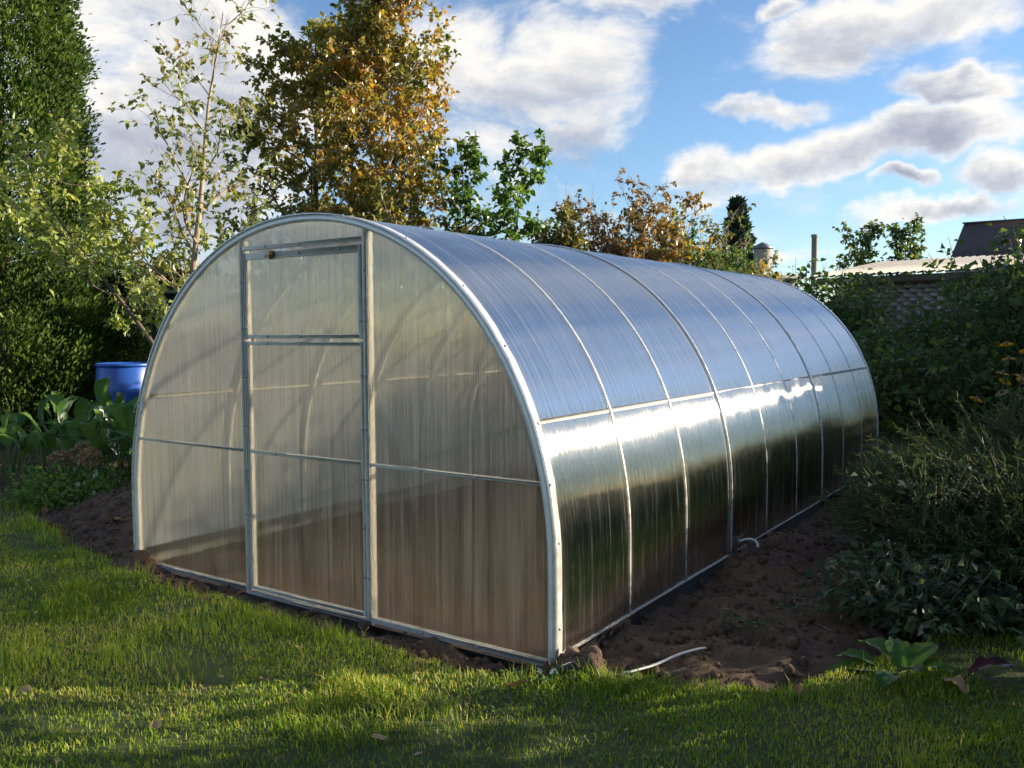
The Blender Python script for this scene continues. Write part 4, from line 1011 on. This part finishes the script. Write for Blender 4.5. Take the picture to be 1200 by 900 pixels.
# ------------------------------------------------------------------ leafy plants built leaf by leaf
def big_leaf(L, Wd, rng, lm, curl=0.5, petiole=0.4, wave=0.02, nu=9, nv=5, lobed=False, name='leaf'):
    """one leaf on its stalk, rising from the origin along +x and arching over"""
    t = np.linspace(0, 1, nu); a = 0.95 - curl * 1.9 * t
    dx = np.cos(a) * L / (nu - 1); dz = np.sin(a) * L / (nu - 1)
    pet = np.array([[0, 0, 0], [petiole * 0.25, 0, petiole * 0.62], [petiole * 0.5, 0, petiole * 1.05]])
    cx_ = pet[-1][0] + np.concatenate([[0], np.cumsum(dx[:-1])]); cz = pet[-1][2] + np.concatenate([[0], np.cumsum(dz[:-1])])
    w = Wd * 0.5 * np.sin(PI * np.clip(t * 0.93 + 0.05, 0, 1)) ** 0.75
    if lobed: w = w * (0.78 + 0.22 * np.cos(t * 22))
    V = []
    for i in range(nu):
        for j in range(nv):
            s = -1 + 2 * j / (nv - 1)
            V.append((cx_[i] - abs(s) * w[i] * 0.1, s * w[i] * 0.96, cz[i] + abs(s) * w[i] * 0.35 + wave * math.sin(i * 1.9 + j * 2.3 + L * 40) * abs(s)))
    q = np.arange(nu * nv).reshape(nu, nv); F = np.stack([q[:-1, :-1], q[1:, :-1], q[1:, 1:], q[:-1, 1:]], -1).reshape(-1, 4)
    mb = MB(); mb.add(V, F, np.clip(0.45 + rng.normal(0, 0.18) + 0.1 * (np.arange(nu * nv) % nv == nv // 2), 0, 1))
    V2_, F2_ = tube(pet, (0.006, 0.005, 0.004), 4); mb.add(V2_, F2_, 0.8)
    return mb.mesh(name, lm, True)
rng = np.random.default_rng(101)
VL = [big_leaf(0.20 + 0.05 * (i % 3), 0.11 + 0.02 * (i % 2), rng, M_LEAF['veg'], 0.45 + 0.2 * rng.random(), 0.32, 0.008, 7, 5, i % 2 == 0) for i in range(8)]
VS = [big_leaf(0.09 + 0.02 * (i % 3), 0.065, rng, M_LEAF['veg'], 0.4, 0.36, 0.004, 5, 3) for i in range(4)]
ORD = ['first', 'second', 'third', 'fourth', 'fifth', 'sixth', 'seventh', 'eighth', 'ninth', 'tenth']
ROWS = [('front', [(-0.62, 1.22), (-1.05, 1.42), (-1.62, 1.28), (-2.35, 1.15), (-2.85, 0.98), (-3.35, 0.90), (-3.85, 0.86), (-4.4, 0.95)]),
        ('second', [(-0.75, 1.62), (-1.3, 1.78), (-1.85, 1.62), (-2.3, 1.55), (-2.75, 1.42), (-3.25, 1.36), (-3.75, 1.32), (-4.3, 1.42)]),
        ('third', [(-0.9, 2.05), (-1.5, 2.15), (-2.05, 2.02), (-2.6, 1.92), (-3.1, 1.82), (-3.65, 1.80), (-4.2, 1.85)]),
        ('back', [(-1.4, 2.6), (-2.1, 2.5), (-2.7, 2.42), (-3.25, 2.3), (-3.8, 2.25), (-4.35, 2.3), (-4.9, 2.1)])]
LOOK = ['broad leaved', 'bushy', 'loose leaved', 'spreading', 'ragged', 'full leaved', 'upright']
for rname, row in ROWS:
    for q_, (x, y) in enumerate(row):
        x += rng.normal(0, .05); y += rng.normal(0, .05)
        rt_ = empty('vegetable_plant', (x, y, float(height(x, y)) - 0.01), '%s vegetable plant, %s from the greenhouse, %s row of left bed' % (LOOK[int(rng.integers(7))], ORD[q_], rname), 'plant', 'vegetable plants in the left bed')
        big = 1.0 + 0.35 * rng.random()
        for k in range(13):
            sc = big * rng.uniform(0.75, 1.15)
            src = VL[int(rng.integers(8))] if rng.random() < 0.7 else VS[int(rng.integers(4))]
            o = link('leaf', src, rt_, (rng.normal(0, 0.05), rng.normal(0, 0.05), 0), (rng.uniform(-0.25, 0.25), rng.uniform(-0.55, 0.25), k * 2.4 + rng.uniform(-.4, .4)))
            o.scale = (sc * rng.uniform(.6, 1.1), sc, sc * rng.uniform(0.8, 1.3))
# low weeds round the mound, with a dried flower head plant
hedge('weed_clump', (-2.1, 0.72, -0.02), (0.42, 0.28, 0.24), 'low clump of small bright green weeds at the lawn edge left of the soil mound', 'weeds', M_LEAF['veg'], rng, 170, 12, ll=0.05, lw=0.035, tint_base=0.75)
HY = empty('dried_flower_plant', (-2.15, 0.82, 0), 'plant with three dried brown flower heads above the small weeds', 'plant')
for k, (dx, dy, dz) in enumerate([(-0.22, -0.02, 0.30), (0.0, 0.05, 0.37), (0.2, 0.0, 0.35)]):
    P = [(0, 0, 0), (dx * .4, dy * .4, dz * .6), (dx, dy, dz)]
    MB().add(*tube(P, (0.006, 0.005, 0.004), 4)).build('stem', M_STEM, HY)
    u = nrm(rng.normal(size=(260, 3))); Pp = u * np.array([0.085, 0.085, 0.075]) * rng.uniform(0.6, 1.05, (260, 1)) + np.array([dx, dy, dz + 0.03])
    V, F, t = leaves(Pp, u + rng.normal(0, .5, (260, 3)), 0.028, 0.024, rng, 0.2)
    link('flower_head', mesh('flower_head', V, F, M_LEAF['hydr'], False, {'tint': t}), HY)

# horseradish on the right lawn edge
rng = np.random.default_rng(111)
HP = empty('horseradish_plant', (4.2, 0.66, 0.0), 'broad leaved horseradish plant sprawling on the lawn below the juniper', 'plant')
HLs = [(0.27, 0.13, 0.55, 0.02, 3.35, 0.62), (0.22, 0.11, 0.55, 0.05, 2.5, 0.1), (0.2, 0.1, 0.35, 0.05, 1.9, -0.1), (0.19, 0.10, 0.30, 0.06, 1.2, -0.1), (0.18, 0.10, 0.42, 0.05, 4.6, 0.2),
       (0.2, 0.10, 0.45, 0.05, 0.2, 0.2), (0.14, 0.09, 0.30, 0.07, 5.6, -0.2), (0.18, 0.10, 0.5, 0.04, 3.0, 0.3)]
for k, (L, Wd, cu, pe, az, tl_) in enumerate(HLs):
    me = big_leaf(L, Wd, rng, M_LEAF['veg'], cu, pe, 0.006, 11, 7)
    link('leaf', me, HP, (rng.normal(0, .03), rng.normal(0, .03), 0.0), (0, tl_ * 0.5 + 0.42, az))
me = big_leaf(0.17, 0.09, rng, M_LEAF['red'], 0.6, 0.04, 0.01, 8, 5); link('leaf', me, HP, (0.22, 0.05, 0.02), (0, 0.25, 0.5), label='dark red withered leaf')
me = big_leaf(0.13, 0.07, rng, M_LEAF['dry'], 0.8, 0.02, 0.012, 8, 5); link('leaf', me, HP, (0.15, -0.02, 0.02), (0, 0.3, -0.6), label='dry tan curled leaf')

# ------------------------------------------------------------------ right-hand planting
def juniper(loc, size, label, rng, n, name='juniper_bush', group='spreading junipers', lift=0.55, pale=0.0):
    root = empty(name, loc, label, 'juniper', group)
    sx, sy, sz = size; st = MB(); LP = []; LD = []; TT = []
    for i in range(n):
        az = rng.uniform(0, 2 * PI); q = rng.random() ** 0.55
        p0 = np.array([math.cos(az) * q * sx * 0.62, math.sin(az) * q * sy * 0.62, 0])
        hz = sz * (1 - 0.62 * q ** 2) * rng.uniform(0.45, 1.0) * (0.85 + 0.3 * math.sin(az * 3 + loc[0]))
        p0[2] = hz * 0.55
        dv = np.array([math.cos(az) * (0.35 + q), math.sin(az) * (0.35 + q), lift * rng.uniform(0.4, 1.5)])
        L = rng.uniform(0.28, 0.62)
        P = grow(p0, dv, L, 6, rng, 0.11, -0.03)
        st.add(*tube(P, np.linspace(0.005, 0.0012, 7), 3))
        k = 42; u = rng.random(k) ** 0.8 * 5.999; a = u.astype(int)
        Q = P[a] + (P[a + 1] - P[a]) * (u - a)[:, None]
        dd = nrm(P[a + 1] - P[a]) * 0.9 + rng.normal(0, 0.5, (k, 3))
        LP.append(Q); LD.append(dd); TT.append(np.clip(0.25 + 0.35 * u / 6 + 0.12 * rng.normal() + pale + rng.normal(0, 0.1, k), 0, 1))
    LP = np.vstack(LP); N = len(LP); sc = rng.uniform(0.6, 1.3, N)
    V, F, t = leaves(LP, np.vstack(LD), 0.050 * sc, 0.0065 * sc, rng, 0.2, 0.05, tint=np.concatenate(TT))
    link('foliage', mesh('foliage', V, F, M_LEAF['juniper'], False, {'tint': t}), root)
    st.build('stems', M_BARK_DARK, root, True)
rng = np.random.default_rng(121)
juniper((4.47, 2.65, 0), (0.88, 1.2, 0.95), 'dark feathery juniper crowding the soil strip beside the greenhouse', rng, 2500)
juniper((4.80, 3.95, 0), (1.05, 0.95, 1.12), 'taller pale-tipped juniper at the right edge below the yellow flowers', rng, 2300, pale=0.12)
juniper((4.02, 4.35, 0), (0.65, 0.8, 0.5), 'juniper with sunlit feathery tips at the far end of the greenhouse wall', rng, 1300, pale=0.08)
juniper((5.3, 2.7, 0), (0.8, 0.55, 0.45), 'low dark juniper at the right edge above the lawn', rng, 1500)

def stem_plant(name, loc, label, cat, lm, rng, stems, H, spread, leaf, nl, group=None, droop=0.25):
    root = empty(name, loc, label, cat, group); st = MB(); LP = []; LD = []
    for i in range(stems):
        az = rng.uniform(0, 2 * PI); q = rng.random() ** .5
        P = grow((math.cos(az) * q * spread * .35, math.sin(az) * q * spread * .35, -0.02), (math.cos(az) * q * spread, math.sin(az) * q * spread, H), H * rng.uniform(0.6, 1.08), 7, rng, 0.09)
        st.add(*tube(P, np.linspace(0.009, 0.003, 8), 4))
        k = rng.poisson(nl); u = (0.12 + 0.88 * rng.random(k)) * 6.999; a = u.astype(int)
        az2 = rng.uniform(0, 2 * PI, k)
        Q = P[a] + (P[a + 1] - P[a]) * (u - a)[:, None]
        off = np.stack([np.cos(az2), np.sin(az2), rng.uniform(-.2, .5, k)], 1) * rng.uniform(0.02, 0.16, (k, 1))
        LP.append(Q + off); LD.append(nrm(off) + rng.normal(0, .35, (k, 3)) - np.array([0, 0, droop]))
    LP = np.vstack(LP); N = len(LP); sc = rng.uniform(0.6, 1.25, N)
    V, F, t = leaves(LP, np.vstack(LD), leaf[0] * sc, leaf[1] * sc, rng, 0.2, 0.15, tint=np.clip(rng.normal(0.5, 0.2, N), 0, 1))
    link('foliage', mesh('foliage', V, F, lm, False, {'tint': t}), root)
    st.build('stems', M_STEM, root, True)
    return root
rng = np.random.default_rng(131)
stem_plant('nettle_clump', (4.12, 1.42, -0.01), 'dark leafy weeds at the foot of the juniper where soil meets lawn', 'weeds', M_LEAF['weed'], rng, 60, 0.40, 0.40, (0.06, 0.038), 24, 'weeds under the junipers')
stem_plant('nettle_clump', (4.45, 1.68, -0.01), 'broader leaved weeds under the right-hand juniper above the lawn', 'weeds', M_LEAF['weed'], rng, 50, 0.34, 0.5, (0.07, 0.045), 20, 'weeds under the junipers')
stem_plant('nettle_clump', (4.08, 2.25, -0.01), 'weeds growing up through the juniper beside the soil strip', 'weeds', M_LEAF['weed'], rng, 34, 0.75, 0.22, (0.07, 0.03), 16, 'weeds under the junipers')
# big shrubs closing the garden on the right
SHR = [((0.75, 12.7, 0), 2.3, 0.75, 150, 'leafy shrub with dark green leaves left of the visible brick wall, beyond the greenhouse end'),
       ((0.2, 13.6, 0), 2.6, 1.1, 120, 'shrub between the flue pipe and the greenhouse end'),
       ((2.15, 10.9, 0), 1.5, 0.9, 110, 'low dark shrub directly below the visible patch of brick wall'),
       ((3.3, 11.5, 0), 2.15, 0.75, 120, 'tall leafy shrub just right of the visible brick wall'),
       ((4.05, 10.2, 0), 2.6, 0.7, 150, 'tall leafy shrub at the right behind the yellow flowers'),
       ((4.6, 9.1, 0), 2.6, 0.9, 140, 'tallest leafy shrub at the right edge in front of the dark roofed house'),
       ((3.1, 8.7, 0), 1.35, 0.9, 110, 'low dense shrub behind the juniper tips in the shade'),
       ((2.6, 9.8, 0), 1.45, 0.9, 100, 'low shrub with yellowing leaves beyond the greenhouse corner'),
       ((5.5, 8.3, 0), 3.0, 0.9, 240, 'tall shrub added just outside the right edge to darken the wall reflection'),  # from here on: unseen shrubs added to darken the side wall and its reflections
       ((6.9, 8.0, 0), 3.0, 1.0, 240, 'second tall shrub added outside the right edge to darken the wall reflection'),
       ((8.3, 7.3, 0), 2.6, 1.0, 220, 'third tall shrub added outside the right edge to darken the wall reflection'),
       ((9.6, 6.3, 0), 2.15, 1.0, 140, 'fourth tall shrub added outside the right edge, end of the row')]
for i, (loc, H, sp_, ns, lab) in enumerate(SHR):
    rng = np.random.default_rng(140 + i)
    stem_plant('leafy_shrub', loc, lab, 'shrub', M_LEAF['shrub'], rng, ns, H, sp_, (0.12, 0.085), 36, 'shrubs behind the greenhouse on the right')
for i, (x, y, h_, lab) in enumerate([(6.2, 16.0, 4.2, 'nearest the shed'), (8.7, 15.0, 4.3, 'middle one'), (11.2, 13.2, 4.2, 'farthest to the right')]):  # unseen bushes added so the side wall reflects dark foliage below the streak
    hedge('added_dark_bush', (x, y, 0), (1.5, 1.2, h_), 'tall unseen bush added outside the right edge to darken reflections, ' + lab, 'bush', M_LEAF['hedge'], np.random.default_rng(260 + i), 1500, 14, ll=0.16, lw=0.11, group='added bushes beyond the right edge')
hedge('lawn_shade_shrub', (6.9, 0.42, 0), (1.55, 1.4, 2.6), 'big dense unseen bush placed outside the right edge to shade the lawn', 'shrub', M_LEAF['shrub'], np.random.default_rng(155), 2400, 18, ll=0.11, lw=0.06)  # unseen bush, stand-in for whatever casts the foreground lawn shadow
# trees beyond the shed
for i, (x, y, h, lab) in enumerate([(-1.25, 24.3, 4.3, 'round crowned tree far behind the shed roof, left of two'), (-0.45, 25.1, 4.35, 'loose crowned tree far behind the shed roof, right of two')]):
    rng = np.random.default_rng(160 + i)
    tree('distant_tree', (x, y, 0), lab, 'tree', M_LEAF['shrub'], M_BARK_DARK, h, 0.1, 14, lambda t: 0.75 * (1 - 0.3 * t), rng, h0=0.55, rise=0.6, leaf=(0.14, 0.10), nleaf=6, subs=6, twigs=3, twig_len=0.35,
         group='trees beyond the shed', tint=lambda p, r: clump_tint(p, 2, 8 + i, 0.55, 0.3))
# yellow flowers
rng = np.random.default_rng(171)
def flower_mesh():
    mb = MB(); k = 11
    for i in range(k):
        a = 2 * PI * i / k; d_ = np.array([math.cos(a), math.sin(a), 0]); s_ = np.array([-d_[1], d_[0], 0])
        V = [d_ * 0.010, d_ * 0.028 + s_ * 0.009 + np.array([0, 0, .002]), d_ * 0.046 - np.array([0, 0, .010]), d_ * 0.028 - s_ * 0.009 + np.array([0, 0, .002])]
        mb.add(V, np.array([(0, 1, 2, 3)]), 0.5)
    return mb.mesh('petals', M_LEAF['yellow'])
FM = flower_mesh()
V, F = lathe([(0.012, 0), (0.013, 0.008), (0.008, 0.016), (0.001, 0.018)], 8); FC = MB().add(V, F).mesh('flower_centre', M_BARK_DARK, True)
for j, (x, y) in enumerate([(4.12, 5.35), (4.30, 5.55), (4.42, 5.25)]):
    pl = stem_plant('coneflower_plant', (x, y, 0), ['yellow coneflower plant, leftmost of the flowering clump at the right edge', 'yellow coneflower plant in the middle of the clump at the right edge', 'yellow coneflower plant at the very right edge of the view'][j],
                    'flowers', M_LEAF['maple'], rng, 9, 1.05, 0.18, (0.09, 0.03), 10, 'yellow coneflowers by the juniper')
    for k in range(10):
        a = rng.uniform(0, 2 * PI); q = rng.uniform(0.04, 0.28); hx, hy = q * math.cos(a), q * math.sin(a); hz = 1.28 - 0.05 * k + rng.normal(0, .03)
        stt = MB().add(*tube([(hx * .3, hy * .3, 0.3), (hx * .7, hy * .7, 0.8), (hx, hy, hz)], (0.004, 0.003, 0.002), 4)).build('flower_stem', M_STEM, pl)
        fo = link('flower_head', FM, pl, (hx, hy, hz), (rng.normal(0, .35), rng.normal(0, .35), 0)); fo.scale = (1.35,) * 3
        link('flower_centre', FC, fo)

# ------------------------------------------------------------------ small things lying about
M_WHITEP = simple('white_plastic', (0.72, 0.72, 0.70), 0.3, 12, 0.12)
M_BLACKP = simple('black_plastic', (0.02, 0.02, 0.022), 0.35, 12, 0.2)
def hz(x, y): return float(height(x, y))
def strip(P, w, th, m, name, label, cat):
    P, T, N, B = frames(P); n_ = len(P)
    side = nrm(np.cross(T, np.array([0, 0, 1.0]))); upv = np.array([0, 0, 1.0])
    V = np.concatenate([P - side * w / 2, P + side * w / 2, P + side * w / 2 + upv * th, P - side * w / 2 + upv * th])
    i = np.arange(n_ - 1); F = np.concatenate([np.stack([i + a * n_, i + 1 + a * n_, i + 1 + b_ * n_, i + b_ * n_], 1) for a, b_ in ((0, 1), (1, 2), (2, 3), (3, 0))])
    F = np.concatenate([F, [[0, n_, 2 * n_, 3 * n_], [n_ - 1, 4 * n_ - 1, 3 * n_ - 1, 2 * n_ - 1]]])
    return link(name, mesh(name, V, F, m), label=label, category=cat)
t_ = np.linspace(0, 1, 12)
P = np.stack([3.255 + 0.20 * t_ + 0.05 * t_ * 0, 0.12 + 0.36 * t_ + 0.05 * np.sin(t_ * 2.6), 0 * t_], 1)
zz = np.array([hz(a, b_) for a, b_ in P[:, :2]]); P[:, 2] = np.convolve(np.pad(zz, 3, mode='edge'), np.ones(7) / 7, 'valid') + 0.034
strip(P, 0.016, 0.003, M_WHITEP, 'plastic_strip', 'narrow white plastic strip lying curved on the soil by the right corner', 'plastic strip')
# bent white hose end poking from the side wall
P = np.array([(3.012, 2.13, 0.06), (3.035, 2.16, 0.07), (3.065, 2.19, 0.072), (3.09, 2.20, 0.062), (3.105, 2.20, 0.045), (3.11, 2.19, 0.025)]); P[:, 2] += 0.035
mb = MB().add(*tube(P, (0.005, 0.007, 0.007, 0.008, 0.009, 0.010), 8)); o = mb.build('hose_end', M_WHITEP, None, True)
o['label'] = 'bent white hose end poking out at the foot of the side wall'; o['category'] = 'hose'
# rubber-capped peg in the corner heap
PG = empty('corner_pipe', (3.07, -0.12, 0.03), 'short black pipe stub with bright metal end in the soil heap at the corner', 'pipe')
V, F = tube([(0, 0, 0), (0.04, 0.05, 0.02), (0.07, 0.09, 0.03)], (0.018, 0.018, 0.018), 10); MB().add(V, F).build('pipe', M_BLACKP, PG, True)
V, F = lathe([(0.001, 0.0), (0.012, 0.001), (0.014, 0.012), (0.020, 0.013), (0.020, 0.02)], 10); V = V[:, [0, 2, 1]] * np.array([1, 1, 1]) - np.array([0, 0.02, 0]); MB().add(V, F).build('end_cap', M_STRIP, PG, True)
# metal rail end
strip(np.array([(2.93, -0.03, -0.01), (3.02, -0.10, -0.005), (3.06, -0.13, 0.0)]), 0.022, 0.004, M_STRIP, 'metal_offcut', 'short bright metal offcut lying at the front corner of the greenhouse', 'metal strip')

# fallen leaves
def dead_leaf(rng, L, Wd):
    nu, nv = 7, 5; V = []
    for i in range(nu):
        t = i / (nu - 1); w = Wd * .5 * math.sin(PI * min(1, t * .9 + .07)) ** .8
        for j in range(nv):
            s = -1 + 2 * j / (nv - 1); V.append((t * L, s * w, 0.25 * Wd * s * s + 0.18 * L * (t - .5) ** 2 + rng.normal(0, .0012)))
    q = np.arange(nu * nv).reshape(nu, nv); F = np.stack([q[:-1, :-1], q[1:, :-1], q[1:, 1:], q[:-1, 1:]], -1).reshape(-1, 4)
    mb = MB().add(V, F, rng.random()); V2_, F2_ = tube([(0, 0, 0.002), (-0.2 * L, 0, 0.006), (-0.35 * L, 0.05 * L, 0.004)], (0.0012, 0.001, 0.0008), 3); mb.add(V2_, F2_, 0.3)
    return mb.mesh('fallen_leaf', M_LEAF['dry'], True)
rng = np.random.default_rng(181)
DL = [(3.06, -0.30, 0.085, 0.05, 'large tan fallen leaf on the grass just in front of the greenhouse corner'),
      (2.25, -1.34, 0.05, 0.04, 'reddish fallen leaf alone on the shaded grass at the bottom left'),
      (1.58, -1.42, 0.05, 0.035, 'pale fallen leaf in the sunlit strip at the left edge'),
      (1.13, -0.32, 0.04, 0.03, 'small brown fallen leaf on the grass below the left door post'),
      (2.03, -0.52, 0.045, 0.03, 'brown fallen leaf on the grass below the right door post'),
      (0.35, -0.72, 0.05, 0.02, 'thin pale fallen leaf on the left lawn'),
      (2.93, -0.95, 0.05, 0.035, 'brown fallen leaf on the grass at bottom centre'),
      (3.9, -0.95, 0.05, 0.03, 'curled cream fallen leaf, left of the close pair at bottom right'),
      (3.96, -0.88, 0.045, 0.035, 'flat cream fallen leaf, right of the close pair at bottom right'),
      (4.22, -0.48, 0.05, 0.032, 'orange-brown fallen leaf on the lawn right of the horseradish'),
      (4.28, -0.75, 0.05, 0.035, 'dull brown fallen leaf nearest the bottom right corner'),
      (4.36, -0.42, 0.04, 0.03, 'pale fallen leaf on the grass at the right edge'),
      (3.87, 0.52, 0.05, 0.03, 'tan fallen leaf on bare soil left of the horseradish'),
      (4.12, 0.98, 0.055, 0.035, 'tan fallen leaf on the grass under the dark weeds'),
      (-0.95, 0.42, 0.10, 0.06, 'pinkish tan fallen leaf on the left soil mound'),
      (-1.75, 0.36, 0.10, 0.05, 'dry fallen leaf on the lawn edge left of the mound'),
      (3.95, 0.18, 0.05, 0.035, 'brown fallen leaf on the grass in front of the horseradish'),
      (3.5, 0.62, 0.04, 0.025, 'small cream fallen leaf on the soil strip near the white plastic strip')]
for (x, y, L, Wd, lab) in DL:
    o = link('fallen_leaf', dead_leaf(rng, L, Wd), None, (x, y, hz(x, y) + (0.034 if soilness(x, y) < 0 else 0.012)), (rng.normal(0, .25), rng.normal(0, .25), rng.uniform(0, 6.28)), label=lab, category='fallen leaf', group='fallen leaves')
# uprooted weeds on the soil strip
for j, (x, y, lab) in enumerate([(3.62, 1.2, 'uprooted green weeds lying on the soil strip, farther patch'), (3.5, 0.85, 'wilted pale weeds lying on the soil strip, nearer patch'), (3.75, 1.35, 'pulled grass tuft on the soil against the dark weeds')]):
    n_ = 60; P = np.stack([rng.normal(0, .07, n_), rng.normal(0, .05, n_), rng.uniform(0.005, .03, n_)], 1)
    V, F, t = leaves(P, rng.normal(0, 1, (n_, 3)) * np.array([1, 1, .25]), 0.05 * rng.uniform(.6, 1.6, n_), 0.012, rng, 0.2)
    link('pulled_weeds', mesh('pulled_weeds', V, F, M_LEAF['weed'], False, {'tint': t}), None, (x, y, hz(x, y)), label=lab, category='weeds', group='pulled weeds')
